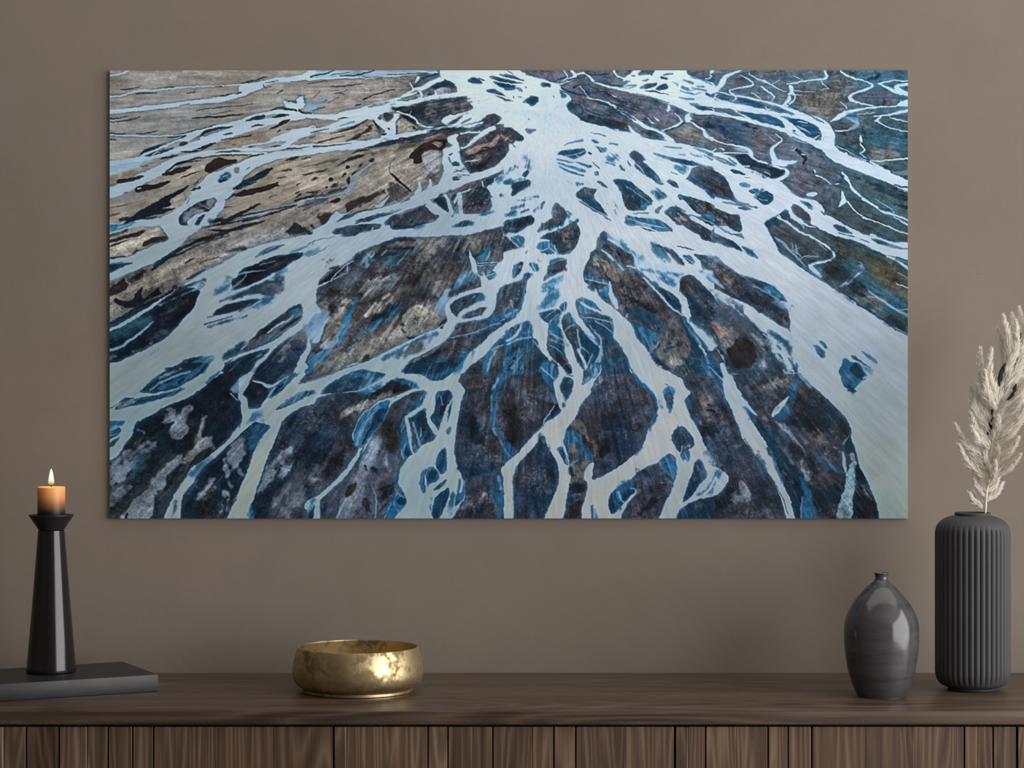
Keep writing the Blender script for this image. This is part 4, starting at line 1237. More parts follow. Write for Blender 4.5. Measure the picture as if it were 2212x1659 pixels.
S b1 70 600 20 90 530 30
S l2 60 640 10 130 540 8
I b1 190 650 210 590 280 610 250 650 200 700 170 690
I m1 0 740 120 700 200 690 215 720 190 830 180 930 140 980 0 990
S k2 120 740 30 160 720 20 150 820 30 100 960 30
S r3 20 960 20 40 900 30
F w2 60 970 14 65 900 6
I b1 0 990 100 985 140 990 90 1060 0 1115
F l2 0 1070 6 100 1000 8
I b1 0 1260 60 1200 160 1150 220 1100 260 1130 275 1200 280 1310 300 1400 200 1470 180 1656 0 1656
I m2 20 1220 80 1180 160 1150 150 1210 60 1240
I m1 200 1640 220 1450 260 1360 300 1370 460 1530 400 1580 340 1640 300 1656
S m2 0 1480 40 60 1420 50 150 1380 40
S m2 40 1600 30 130 1480 30
S k2 20 1640 40 80 1520 10
F w1 0 1330 24 80 1290 30 130 1230 28 160 1150 10
F l1 0 1370 14 120 1310 30 260 1290 20
F l2 160 1250 20 260 1230 20
S n3 170 1360 60 240 1330 40
S b2 100 1480 14 180 1420 20
F l2 60 1620 8 130 1520 6 200 1440 8
S n1 440 1540 16 400 1590 30
I n2 400 1570 500 1540 560 1580 580 1620 400 1640
I l2 370 1640 420 1570 520 1580 560 1640
S b2 340 1656 30 420 1600 30
I n1 270 1300 320 1310 350 1400 300 1360
F w1 280 1320 8 340 1400 10 450 1500 24
I n1 570 960 640 900 660 950 640 1000 600 1030 570 990
S b1 600 960 30 640 980 20
I n1 330 1030 400 1010 500 1000 560 990 600 1030 560 1080 480 1110 440 1150 380 1100
I b2 440 1180 480 1120 560 1060 550 1160 600 1260 640 1380 560 1340 470 1280
F l1 440 1190 8 480 1110 10 560 1050 8
F l1 400 1080 6 480 1040 6 540 1000 6
F l1 440 1260 6 540 1290 12 620 1330 8
S l2 460 1230 20 560 1330 26
S l2 430 1300 10 600 1370 20
I n1 420 1390 480 1350 600 1390 620 1450 640 1540 580 1500 500 1460
I d1 500 1460 560 1480 640 1560 700 1600 710 1656 640 1656 560 1570
F l1 460 1380 8 540 1420 10 600 1480 6
F g1 620 1600 5 640 1570 5 700 1640 5
I b1 640 1030 680 1020 700 1060 660 1120 640 1080
I n1 600 1150 620 1120 640 1180 620 1210
I b2 690 1060 740 1100 760 1190 700 1180 680 1120
I m1 640 1210 680 1180 740 1200 760 1280 750 1340 700 1300
S n1 700 1330 40 740 1400 30
S n2 650 1180 10 700 1150 10
F l1 620 1240 12 670 1180 10 720 1170 14
I n 770 1230 820 1220 900 1280 1000 1400 1020 1460 960 1500 880 1500 800 1420 780 1340
I b1 870 1260 1000 1330 1010 1400 930 1350
F l1 860 1240 40 920 1300 40 970 1370 30
F l1 880 1460 8 800 1390 14 780 1430 14
F l1 760 1210 12 780 1330 14 790 1440 16
I n1 780 1440 840 1440 920 1480 900 1560 870 1600 840 1540
F l1 920 1480 10 890 1560 16 850 1640 24
F w 760 1420 20 830 1540 30 860 1620 30
S k1 770 1500 20 800 1570 30 830 1630 16
I n1 900 1656 930 1540 960 1490 1000 1450 1020 1380 1020 1500 960 1600
F l1 1030 1340 12 1020 1440 30 980 1560 50 960 1656 60
F l1 940 1656 20 970 1580 20 1000 1470 10
I b1 780 850 880 880 960 930 1000 1000 1030 1020 920 990 820 920
I b1 740 920 800 950 900 1020 1000 1040 860 1040 770 1020
F w1 800 920 24 960 1010 30 1100 1060 20
F l2 760 890 10 860 960 16 960 1010 10
I n1 780 1060 900 1060 1120 1080 1150 1120 1000 1100 820 1100
I n1 810 1100 1150 1140 1160 1190 1140 1270 1120 1300 1040 1300 960 1240 880 1180
S b2 850 1120 20 960 1120 20 1080 1160 20
F l1 800 1080 8 950 1085 10 1150 1140 10
F l1 960 1120 8 1060 1180 10 1150 1250 10
F l1 880 1160 8 960 1240 10 1020 1310 12
F l 1020 1310 10 1035 1400 14
I n1 1030 1310 1140 1290 1220 1390 1300 1530 1340 1656 1030 1656 1040 1480
I m2 1050 1470 1100 1380 1180 1360 1270 1480 1290 1600 1240 1640 1120 1640
S k3 1120 1560 40 1200 1520 40 1220 1440 20
S u3 1090 1440 30 1180 1400 30
S b2 1230 1410 14 1300 1530 16 1340 1640 14
I n1 860 740 900 720 950 750 950 800 900 790
S e1 920 790 20 950 800 10
I b1 980 820 1000 760 1080 740 1110 700 1120 800 1100 920 1040 880
S n2 1050 860 30 1090 870 40
F l2 1010 790 14 1080 770 14
I b1 820 650 850 600 900 620 1000 660 1110 680 1110 720 960 700 860 680
F l1 850 670 10 1000 700 14 1100 720 8
I m1 830 600 850 500 890 450 900 380 960 345 1020 370 1100 450 1200 570 1260 640 1300 760 1200 800 1130 690 1060 680 960 640 880 620
I u2 900 420 960 370 1050 430 1100 520 1230 540 1260 640 1200 700 1100 680 1040 600 1000 520 940 520
S k2 960 470 30 1020 490 30
S k1 1080 560 14 1060 620 14 1120 680 16
S t2 1050 540 12 1090 620 10
S t2 940 450 20 1000 540 14
S e2 860 540 30 960 600 50
F w1 1110 700 16 1120 800 40 1160 900 70 1190 970 40
I m1 980 250 1000 180 1050 130 1100 190 1240 290 1340 370 1380 460 1400 520 1300 520 1200 470 1040 360 1020 300
S l2 1100 190 50 1220 270 60
I m 1020 290 1060 240 1140 250 1260 340 1340 400 1370 470 1300 490 1160 430 1040 350
S k2 1050 300 30 1150 370 30 1300 440 20
F w1 1090 230 16 1200 280 40 1320 370 30
F w1 1030 350 16 1120 430 20 1250 560 20
F w 1300 520 14 1390 540 14
S b2 1180 480 30 1300 570 50 1460 610 30
F w1 1480 650 16 1600 780 18 1700 890 24 1780 980 20 1900 1060 14
I b3 1530 290 1620 300 1740 390 1790 460 1720 460 1600 380
I m2 1600 300 1720 320 1850 380 1920 500 1880 510 1780 440 1700 360
S n 1840 310 8 1960 340 14 2030 350 6
S l3 1200 270 30 1350 360 30 1440 450 30
S b3 1250 290 12 1450 440 14
I l3 1300 500 1440 440 1600 500 1800 560 1880 620 1840 680 1700 680 1560 620
I b2 1740 590 1890 600 1880 640 1780 620
I b2 1600 620 1700 660 1830 720 1780 730 1640 670
S b2 1460 560 20 1640 600 20 1780 680 20
S b2 1560 560 12 1720 620 14
I b1 1540 700 1600 680 1650 740 1600 760
I n1 1620 760 1760 800 1880 920 1890 1040 1800 980 1700 880
S k2 1700 840 20 1860 960 30
S n 1740 710 8 1800 745 10
F w1 1640 740 14 1780 800 10
I b1 1900 400 2000 420 2040 490 1980 510 1910 440
F w 1930 440 6 2010 490 6
I b2 2060 580 2140 540 2200 580 2110 620
I m1 2010 390 2150 410 2212 420 2212 570 2140 520 2080 450
I b2 2120 640 2212 560 2212 720
I m 1750 0 1850 60 2000 150 2212 265 2212 110 2000 0
S r2 1830 10 20 1920 30 24
F w 1990 0 40 2100 60 40 2212 120 40
I b1 2080 0 2212 0 2212 60
I b1 1275 10 1400 20 1640 20 1700 50 1770 110 1800 155 1640 150 1480 80
F w1 1320 20 6 1500 70 14 1700 110 10
F l1 1400 60 20 1560 100 14
I n 1420 95 1500 115 1630 155 1520 145
S n 1060 10 8 1120 28 6
I m 1860 800 1870 680 1990 620 2080 690 2212 840 2212 1280 2060 1130 1990 1080 1960 920 1890 820
I e3 1990 620 2080 690 2160 800 2060 720
S k3 1960 860 60 2080 1000 80
S n2 2000 1100 40 2100 1180 60 2212 1280 60
I m2 1190 880 1300 760 1420 760 1560 800 1720 940 1780 1050 1740 1160 1600 1220 1480 1170 1330 1110 1280 1080
S n2 1300 1000 80 1500 1060 100 1680 1180 60
S k3 1280 860 40 1450 940 50 1600 1020 30
S e3 1460 780 40 1620 920 30
S r3 1230 980 30 1310 1020 30
F g1 1290 1090 30 1310 1040 16
F e1 1320 1110 20 1400 1120 30 1500 1180 14
I b1 1340 1150 1420 1150 1520 1200 1600 1230 1650 1320 1620 1400 1560 1440 1480 1350 1400 1250
S l3 1440 1200 30 1480 1280 20
S n2 1520 1380 60 1600 1360 40
F l1 1650 1320 10 1600 1400 14 1540 1450 10
S e2 1660 1260 40 1700 1160 40
I u3 1620 1450 1720 1200 1800 1080 1900 1220 1980 1340 1920 1500 1800 1656 1720 1600
S m2 1760 1340 60 1800 1230 50
S m2 1700 1440 40 1860 1360 50
S c4 1780 1560 60 1900 1590 60
S e3 1830 1120 60 1900 1260 40
S k2 1560 1480 30 1640 1560 40 1740 1640 40
I n1 1880 1100 1950 1120 2010 1250 2120 1420 2212 1560 2212 1656 2100 1600 1980 1480 1990 1340 1920 1220
S b1 1920 1120 24 2000 1260 30 2100 1400 14
S b1 2120 1430 20 2212 1560 40
S n2 1960 1560 80 2080 1640 80
F w1 2080 1380 20 2150 1480 24 2212 1560 20
F l2 2000 1240 14 2140 1420 14
T 1520 470
L q4 1400 400 2212 600 2212 1200 1700 900
L o4 1750 450 2050 480 2212 700 2212 900 1900 750
L u4 1650 800 1950 850 1900 920 1700 880
L k4 1300 560 1560 560 1600 720 1400 740
V w 0 20 370 0 670 0 640 40 700 140 770 260 820 380 1050 540 1200 630 1400 770 1650 920 1900 1090 2212 1310 2212 1656 280 1656 150 1430 50 1250 0 1210 0 1656 0 760 150 840 330 970 480 1090 600 1180 720 1360 910 1656 1020 1656 960 1500 930 1210 940 1130 920 1020 800 900 900 910 860 840 790 770 600 680 400 620 250 520 150 420 0 390
V w 0 680 100 760 240 840 400 910 500 950 650 1060 930 1215 950 1400 1020 1656 900 1656 780 1480 640 1280 500 1100 350 980 150 840 0 760
V w 1150 0 1330 0 1500 70 1640 140 1700 180 1900 220 2212 290 2212 480 2150 440 1950 400 1800 330 1600 240 1400 190 1200 100
W w 2212 300 30 2100 270 20 1950 220 20 1800 190 20
W w 1720 0 14 1850 50 10 2000 100 14 2120 160 12 2212 210 16
W w 2050 0 10 2130 40 10 2212 110 30
W w 800 0 20 900 40 24 970 110 20 1050 170 20 1170 210 20 1280 280 20 1370 340 24 1420 400 30 1400 450 30 1300 480 20 1200 490 24 1150 520 30
W w1 1150 520 40 1200 580 50 1260 640 40
W l1 1170 210 10 1260 300 16 1340 360 8
W w 940 0 14 1050 50 24 1130 100 12 1200 110 10
W l1 1050 60 30 1080 110 20
W l1 750 200 8 820 240 24 900 320 30 970 400 20 1040 470 14 1110 530 10
W l1 900 320 10 960 360 12 1000 380 8
W l1 960 350 8 960 280 10
W l1 960 360 10 1020 330 6
W l1 1000 370 10 1040 420 10
W l 1040 450 10 1060 425 8 1140 410 6
W l1 1000 380 30 1000 300 8
W l1 1100 430 6 1300 410 6
W l2 1420 770 12 1560 710 30 1640 620 40 1700 540 40
W e1 1560 690 40 1610 600 50 1690 550 50
W l1 1700 540 14 1715 500 10 1680 480 5
W e1 1730 560 14 1790 630 40 1770 700 30 1760 760 10
W l1 1760 760 14 1850 850 16 2000 950 20 2100 1010 24 2212 1090 50
W l1 1740 850 5 1850 860 8
W l 2110 1000 8 2212 980 14
W w 2080 720 8 2212 790 12
W w1 1960 410 20 2080 450 24 2180 520 30 2212 600 30
W l1 2100 600 6 2212 690 6
W g1 1640 830 5 1680 900 16 1600 850 8
S k1 1660 930 14 1900 1085 20 2100 1230 16 2212 1310 14
S b2 1580 850 10 1660 890 14
S k3 1450 790 14 1600 880 14
I m 0 100 150 170 300 250 380 310 420 370 250 320 130 270 0 235
S n1 240 240 20 400 350 40
I m 130 0 380 0 410 80 415 160 320 140 220 60
S b1 0 20 10 200 120 16 300 180 14
I b1 280 165 400 170 430 225 340 190
F l1 0 20 6 160 100 14 280 160 10
S n1 400 170 10 430 225 10
I n1 400 300 520 350 560 400 602 455 500 410 430 370
F l1 380 290 10 430 360 30 460 380 10
I m 0 400 80 430 200 520 350 600 560 660 700 710 790 780 700 780 500 700 600 780 760 870 890 1000 935 1080 930 1215 780 1140 650 1050 480 940 330 870 200 780 110 690 100 610 0 560
I l3 30 390 180 430 230 520 140 470
F l2 380 620 10 560 660 12
I b2 600 760 700 720 790 770 860 850 895 915 800 880 700 820
S l2 540 740 10 700 800 30
F l1 600 770 8 740 840 10 800 900 8
S n1 820 870 20 890 910 14
S e3 650 880 30 800 920 60 900 1000 40
S l3 780 900 60 880 980 30
S k2 200 780 14 350 870 20 500 940 20 640 1030 16 800 1130 14 930 1200 14
S e3 250 700 30 450 760 40
S k3 500 900 30 760 1020 40 900 1100 40
S n2 560 780 40 700 850 30
I l2 0 560 80 570 110 610 80 640 0 660
F w1 0 580 30 80 590 30
F l2 80 640 30 140 700 20 210 770 10
I m2 0 770 120 840 300 960 420 1060 560 1180 660 1280 740 1420 820 1540 910 1656 290 1656 200 1480 100 1290 0 1210
S e3 40 760 20 200 860 30 400 1000 30
I g3 110 1180 250 1150 310 1210 330 1330 280 1420 250 1540 180 1400
I r3 60 1130 160 1120 250 1180 330 1290 320 1360 220 1320 120 1230
I d2 330 1290 420 1280 520 1330 580 1450 560 1580 470 1640 330 1620 260 1520 250 1440 320 1400
I g3 500 1240 620 1280 690 1330 680 1430 690 1560 660 1656 580 1656 620 1530 600 1430 540 1330
S k3 660 1400 50 760 1540 80 840 1640 60
S n2 560 1190 30 660 1290 20
S k2 90 1270 20 170 1430 30 260 1580 30
S n2 0 1130 30 60 1220 30
I b1 20 1460 80 1460 130 1560 180 1656 100 1656 50 1560
S l2 20 1330 50 60 1420 40
I b3 0 1460 60 1560 120 1656 0 1656
F l2 0 1480 14 60 1580 20
I n2 670 1200 760 1240 860 1300 940 1350 960 1500 1020 1656 970 1600 900 1450 840 1370 740 1300
I b1 780 1340 840 1400 840 1440 780 1400
I n1 780 1450 840 1490 860 1550 800 1490
F w1 640 1260 10 760 1350 14 860 1400 16
S b1 920 1520 20 1000 1640 20
I b1 1170 1370 1240 1380 1280 1420 1320 1480 1300 1535 1250 1500 1210 1430
I n1 1220 1420 1270 1440 1300 1530 1250 1490
I b1 1240 1330 1300 1340 1340 1390 1330 1430 1270 1370
F w1 1240 1370 8 1330 1460 10
S l3 1150 1400 30 1220 1500 20
S l3 1260 1290 40 1320 1320 20
I b1 1690 1430 1780 1470 1860 1530 1895 1590 1840 1570 1760 1500
S l2 1560 1330 10 1760 1440 14
S l2 1620 1390 8 1720 1460 16
I n1 1580 1490 1640 1490 1680 1540 1820 1630 1700 1580 1620 1530
I b1 1500 1520 1560 1530 1650 1600 1720 1656 1460 1656 1490 1590
F w1 1560 1520 30 1700 1600 30 1800 1650 30
I n1 1370 80 1450 80 1560 130 1630 190 1560 170 1470 150
S n 1460 160 8 1630 215 10
S n1 1700 240 10 1780 275 10
I n1 1790 230 1900 240 2010 290 2100 320 2200 350 2080 340 1900 290
I n1 1850 190 1950 200 2060 230 2150 270 2050 270 1900 230
S b1 2080 450 16 2212 500 30
S n1 1300 180 10 1600 270 14 1900 400 16
S n1 1700 310 10 1960 420 24
S n2 2060 500 20 2160 560 30
S n1 670 60 30 740 180 20 800 300 30 860 380 24
S n1 860 380 20 1060 530 24 1240 650 24 1400 760 14
S n1 700 60 60 780 20 30
S n2 1200 520 14 1260 600 20 1330 680 20
S k3 1380 360 20 1300 410 30 1150 480 20
S k2 1420 430 16 1340 490 14
S b3 1250 560 20 1280 660 30
S k3 2000 1100 60 2150 1200 50
S k4 1650 780 60 1720 740 60
T 235 790
L n3 0 1100 150 920 460 800 440 1000 300 1150 150 1250 0 1400
S g4 40 1200 60 200 1020 60 340 960 70 430 860 40
S g4 30 1500 50 150 1300 60
S q3 300 1100 60 400 980 60
L k3 160 850 400 800 700 640 860 620 900 780 700 920 500 1080 400 1200 200 1400 0 1600 0 1450 200 1280 400 1100 450 900 350 880 160 980 60 1080
L k2 260 720 340 600 560 520 860 330 1060 190 1250 0 1560 0 1380 170 1300 270 1440 420 1420 560 1350 700 1200 830 1140 880 1120 820 1010 820 960 600 860 540 760 740 640 720 580 760 360 780
L g2 580 600 640 490 760 430 700 540 840 430 900 400 920 480 860 540 840 620 860 700 780 760 700 790 640 740 660 660 720 600 620 640
L c3 820 1040 860 920 940 860 920 760 980 640 1000 540 1030 620 1020 760 1090 800 1130 860 1000 930 960 900 900 980
L g2 1000 900 1040 820 1100 790 1150 870 1060 930
L k2 720 940 860 780 900 660 960 560 1000 560 980 700 900 800 900 860 800 980
L g2 80 1640 220 1530 400 1370 500 1180 620 1060 760 960 800 960 740 1080 620 1200 640 1300 540 1380 500 1500 480 1600 420 1656
S k2 500 1400 40 520 1560 60 540 1656 60
S k1 160 1640 30 200 1600 30
S k2 620 1330 40 700 1200 50 780 1080 30
L d2 800 1100 900 1020 960 1000 900 1080 780 1200
S g2 930 950 8 830 1130 10
L n3 850 1350 1000 1150 1200 950 1440 720 1600 620 1740 620 1650 780 1560 900 1500 1100 1420 1300 1300 1450 1100 1600 900 1656 780 1656
L k3 900 1300 1100 1060 1220 980 1300 1100 1440 1160 1440 1200 1400 1310 1340 1340 1280 1200 1200 1250 1060 1280 960 1400 1000 1560 850 1600 800 1500
L e3 1500 900 1540 680 1640 600 1760 640 1700 740 1620 820 1580 940 1520 920
L g4 1280 900 1340 840 1440 800 1420 980 1340 1040
S g2 1240 1020 16 1280 1140 16 1310 1300 6
S g2 1380 1050 14 1430 1160 10 1460 1180 20
S q3 860 1380 60 960 1240 50
L d3 960 1400 1060 1280 1130 1300 1120 1500 1020 1640 960 1640
S g4 990 1390 20 1100 1280 30
S g2 1270 1380 60 1310 1400 40 1280 1560 30
S g2 1150 1656 40 1240 1520 24
S g2 1380 1400 30 1330 1540 30 1240 1640 20
S k1 1120 1560 60 1200 1460 40
L m3 1850 640 1980 520 2212 420 2212 1100 2000 1150 1800 1300 1560 1450 1640 1150 1720 980 1800 780
L e3 1880 760 2060 640 2212 560 2212 800 2080 800 1950 820
L d2 1780 900 1820 820 1960 820 1840 880
L g2 1600 1400 1650 1200 1700 1080 1800 940 1960 840 1990 880 1900 1010 1820 1080 1780 1200 1720 1290
L g2 1840 1180 1960 1060 2080 980 2060 1100 1960 1160 1880 1240
S k3 2060 1000 60 2000 1150 60 1840 1280 60 1640 1440 80 1600 1560 100
L g4 1800 1600 1860 1450 2000 1300 2120 1380 2140 1500 2040 1600 1900 1656
S e3 2130 1180 60 2180 1240 40
S k3 1700 1500 80 1650 1600 120
V w 0 0 700 0 540 100 340 270 330 290 500 300 740 240 860 160 1000 90 1120 0 1270 0 1200 80 1050 200 880 330 640 430 400 560 320 600 240 760 160 860 100 980 0 1060 0 850 120 740 140 680 0 560 0 480 140 390 300 340 180 330 60 440 0 480
V w 0 500 120 490 300 460 500 400 720 300 1000 110 1100 0 1270 0 1200 90 1060 200 880 330 640 430 350 580 250 720 170 840 100 960 0 1040 0 960 100 820 150 700 180 600 100 580 0 590
I n1 340 285 400 210 520 110 690 10 860 0 1100 0 1000 90 860 170 720 230 500 270
S b2 560 240 50 800 140 80 960 50 60
S b2 700 120 40 900 30 30
F l1 460 260 16 560 190 20 700 110 24 880 60 16
F l2 560 130 10 780 40 16
S k1 520 240 24 560 200 20
S k2 760 180 20 840 100 30
S k1 620 30 30 800 10 20
I n1 40 480 100 420 200 370 400 330 560 310 740 260 840 230 700 330 500 370 380 420 200 440
S g2 120 440 20 240 400 20 420 350 14
S b2 540 320 20 780 240 14
I b1 0 600 100 590 180 590 160 640 0 700
I b2 0 740 60 700 160 660 100 740 0 800
S l2 0 710 14 120 650 10
S l1 0 790 20 130 720 8
I n1 0 880 40 820 130 750 110 800 60 860 0 920
I n1 250 740 280 640 340 580 330 680 360 740 300 780
S l2 320 700 6 380 720 4
S b1 1060 180 30 1130 120 40 1200 60 20
V w 1400 150 1480 90 1560 50 1620 0 1600 40 1530 140 1500 220 1460 280 1470 340 1500 400 1510 480 1560 470 1640 470 1660 400 1700 360 1740 340 1860 280 1950 180 2060 90 2090 0 2140 0 2170 60 2060 170 2030 210 2212 170 2212 260 1960 400 1800 460 1810 480 1990 410 2212 310 2212 400 2080 450 1980 500 1860 620 1820 740 1760 900 1690 1060 1640 1230 1580 1400 1540 1530 1580 1650 1240 1656 1340 1540 1410 1350 1450 1230 1520 1110 1560 960 1620 820 1720 700 1760 640 1660 620 1580 600 1540 640 1440 720 1340 820 1200 940 1060 1060 960 1180 880 1300 820 1380 780 1500 780 1656 570 1656 640 1540 720 1370 820 1230 900 1100 1060 990 1250 840 1420 640 1450 580 1430 480 1430 400 1400 330 1420 250
I l2 1300 260 1340 220 1400 160 1500 80 1470 170 1420 260 1400 300
F l1 1330 300 16 1400 370 12
I k1 1460 290 1500 210 1560 150 1650 190 1720 260 1730 310 1690 370 1620 430 1560 470 1500 430 1500 380 1450 310
S m2 1560 200 50 1640 280 60
F w1 1470 340 14 1500 380 10 1490 440 8
I n1 1570 100 1640 30 1700 0 1980 0 1880 90 1800 180 1740 215 1660 180 1600 140
S e3 1760 20 80 1800 100 60 1740 130 30
F w1 1560 160 16 1640 180 24 1740 240 36 1850 170 16 1940 110 10
I b2 1720 340 1810 220 1950 120 2040 60 1980 160 1860 260 1790 320
I n2 1790 300 1840 230 1930 200 1870 270
F l1 1700 380 16 1740 310 24 1800 230 10
I b2 1800 470 1900 390 2050 320 2212 260 2212 310 2060 370 1950 410
I b3 1560 600 1660 520 1560 500 1530 580
I b2 2120 60 2140 30 2170 50 2150 90
I b3 1560 680 1640 620 1740 640 1680 760 1620 820 1560 900 1500 900
I b3 880 1180 980 1060 1180 970 1200 1000 1050 1130 920 1250
I b3 620 1650 700 1540 720 1430 760 1560 700 1656
S n2 700 1620 30 720 1500 10
S k1 1870 640 10 1820 760 12 1750 950 10 1700 1060 10 1640 1230 10 1590 1400 10
S k1 1440 560 10 1420 660 10
S k1 720 1370 6 820 1230 6 900 1130 6
I b2 1530 1500 1570 1540 1570 1640 1500 1656
S b3 2100 1656 50 2212 1480 50
S l2 2110 1640 16 2180 1500 16
T 665 790
L m3 1880 300 1900 0 2212 0 2212 400 1990 500
L m3 0 420 500 280 900 250 700 400 500 560 500 900 300 1200 0 1400
L c2 310 580 400 500 520 410 700 370 760 370 640 440 480 510 380 560
L e3 330 380 500 300 560 330 420 420
L k3 0 700 300 740 260 900 180 1050 0 1150
L k3 180 1180 200 1050 300 980 320 1020 260 1150
S e4 100 850 60 250 740 50
S g4 20 1180 80 60 1240 60
L k3 0 1260 100 1300 60 1440 0 1460
S k3 400 950 40 350 1060 40
S m4 350 640 60 450 600 40
L e2 600 900 700 760 790 720 820 850 900 950 980 930 970 1060 940 1180 850 1100 760 1200 700 1260 730 1420 720 1560 680 1656 280 1656 330 1480 380 1300 450 1150 560 1000
L g3 600 950 700 790 780 760 800 900 740 1050 640 1130 600 1300 640 1400 560 1520 420 1640 340 1640 360 1450 440 1350 580 1180 560 1050
L d2 400 1400 440 1290 530 1250 520 1330 440 1420
L d2 590 1500 600 1430 650 1400 690 1540 690 1600 640 1570
S k1 620 1080 24 630 1130 16
S k2 700 1110 30 740 1150 40 750 1170 16
S k2 770 930 24 775 960 14
L d3 780 720 860 600 920 570 960 700 980 880 900 930 840 840
L m2 880 600 940 450 1100 370 1260 280 1280 330 1080 480 1040 620 990 780 960 700
S e3 960 480 40 1100 400 40
L m2 740 1350 800 1310 930 1260 950 1370 860 1440 760 1500
S r3 720 1260 16 860 1200 40 900 1120 30
S g2 830 980 20 860 1120 20 920 1200 10
S k1 750 1350 10 920 1280 8
L k3 760 1380 940 1310 920 1390 780 1460
L m1 1600 320 1700 260 1980 220 1960 500 2000 700 2100 850 2170 1000 2060 1120 1700 1240 1620 1100 1590 900 1600 700 1640 450
L m3 2100 100 2212 60 2212 860 2120 640 2100 450
S e3 1700 330 60 1900 290 40
S e3 1900 420 60 1930 640 60
S e4 1650 900 60 1800 880 80
S k3 1780 640 100 1850 800 100
L b3 1970 400 1990 250 2060 120 2160 0 2212 0 2212 200 2100 300 2110 450 2090 560 2060 640 2150 750 2212 850 2212 980 2170 900 2080 780 2010 680 1970 520
S e2 2050 400 50 2080 560 50 2050 660 40
S l2 1980 480 10 1990 280 10 2060 140 10
S l2 2000 690 8 2100 830 8 2180 980 10
S m2 2080 220 30 2060 400 20
S k3 1640 1090 20 1760 1110 30 1840 1050 30 2000 1080 30
L e2 1700 1200 1820 1080 2040 1120 1980 1180 1800 1260 1720 1280
S k2 1760 1180 10 1960 1130 10
S k2 1800 1110 10 2000 1120 6
S e1 1720 1290 14 1850 1220 10 2010 1180 8
S e1 1760 1330 10 1900 1240 8 2030 1170 8
L m2 1500 1640 1620 1500 1740 1340 2000 1220 2120 1200 2140 1656
S r3 1640 1510 30 1760 1480 40
S g2 1580 1560 20 1680 1510 16
S g2 1840 1480 10 1910 1380 14
S k3 1760 1580 60 1900 1540 60
L b3 1980 1300 2040 1180 2120 1170 2110 1300 2120 1450 2140 1656 2080 1656 2000 1450
S e2 1980 1250 20 1980 1420 20 2040 1600 20
S l2 2060 1200 10 2090 1320 14
V w 0 180 200 100 400 20 500 0 1110 0 980 70 1200 80 1260 110 1330 170 1420 160 1560 60 1640 0 1740 0 1660 80 1620 150 1640 190 1700 250 1700 280 1660 350 1640 470 1620 640 1590 780 1580 920 1600 1050 1640 1140 1700 1240 1700 1420 1620 1540 1510 1656 820 1656 900 1500 1080 1480 1060 1400 980 1300 980 1200 1010 1090 1080 980 1150 950 1240 860 1380 800 1430 650 1480 500 1540 360 1570 300 1500 250 1380 290 1380 500 1320 560 1420 720 1380 760 1330 660 1270 600 1280 440 1130 560 1060 560 1110 500 1260 400 1280 260 1180 260 900 410 860 540 720 720 640 860 560 990 430 1180 280 1320 130 1440 130 1656 60 1656 70 1560 0 1560 0 1480 120 1400 280 1260 400 1130 540 940 560 900 540 880 480 780 500 680 580 520 760 380 960 330 1160 240 780 260 680 290 540 280 300 300 100 350 0 430
I n1 130 320 180 240 260 180 400 100 500 60 600 30 700 60 860 80 800 130 700 200 530 270 300 300
S b2 480 110 60 620 100 80 760 110 40
S e2 350 250 50 500 210 40
S m2 420 160 50 380 180 30
S l3 560 240 20 800 160 30
S b3 540 290 20 700 270 30 860 190 30
V w1 560 240 760 160 900 80 1000 90 900 150 800 230 660 290 560 290
I k1 690 290 800 230 900 150 1000 130 1100 170 1180 220 1060 270 900 300 760 350 640 370
S b2 950 150 20 1080 180 60 1180 230 30
S d2 860 250 40 980 220 40 1040 250 30
S r3 720 340 24 900 310 20
I n1 0 270 80 260 60 310 0 345
S k1 0 175 5 200 110 6 420 20 5 500 0 4
I n 980 70 1100 0 1640 0 1560 80 1460 150 1380 170 1320 150 1260 100 1200 80
S b2 1260 90 40 1380 130 60 1540 40 50
I b1 500 870 500 690 600 510 780 390 900 370 880 450 860 540 720 720 620 850 560 900
I n3 600 760 640 600 740 480 860 440 850 520 720 680 620 800
S l2 530 860 30 560 720 40 620 560 30 760 420 20
S l1 560 760 14 640 580 8 780 440 8
I n2 570 880 580 790 640 780 640 840
I n1 1320 570 1370 480 1380 320 1480 260 1540 260 1570 320 1500 500 1460 640 1420 700 1360 600
S e2 1460 380 40 1430 560 40
S b2 1400 330 30 1480 290 20
S l1 1440 330 6 1470 420 6
F w1 1550 380 16 1490 520 40 1440 680 40 1400 780 40
I n1 1500 620 1520 480 1570 350 1540 520
I n1 1090 580 1180 510 1270 440 1280 520 1290 620 1340 700 1330 800 1260 850 1220 860 1180 760 1130 640
S m2 1230 600 40 1270 700 50 1300 760 40
S b2 1180 560 20 1160 700 30 1230 840 30
F l1 1140 620 20 1180 760 26 1220 870 30
F l1 1230 670 10 1220 770 14
I b1 1000 960 1010 760 1000 620 1050 540 1070 640 1080 760 1100 860 1110 960 1060 1010 1030 1030
I n1 1030 920 1080 840 1110 940 1060 1000
F w1 1070 560 40 1090 700 44 1110 830 30 1140 960 30
F l1 1030 1000 10 1010 900 10
I b1 1120 780 1160 840 1200 900 1150 950 1130 880
I b2 1060 500 1140 420 1280 270 1280 330 1200 440 1100 510
I n1 1490 720 1510 670 1560 655 1550 710 1510 755
I n1 1420 920 1490 870 1500 1000 1500 1140 1440 1190 1400 1110 1380 1050
S b2 1430 960 30 1390 1060 30
I b1 1280 1120 1340 1080 1390 1110 1440 1190 1380 1250 1310 1280 1290 1320
I n1 1300 1130 1380 1110 1430 1190 1360 1240 1300 1270
F l1 1380 1060 14 1400 1130 14 1440 1190 12
I n1 1210 1300 1220 1180 1280 1130 1260 1240 1280 1370 1240 1380
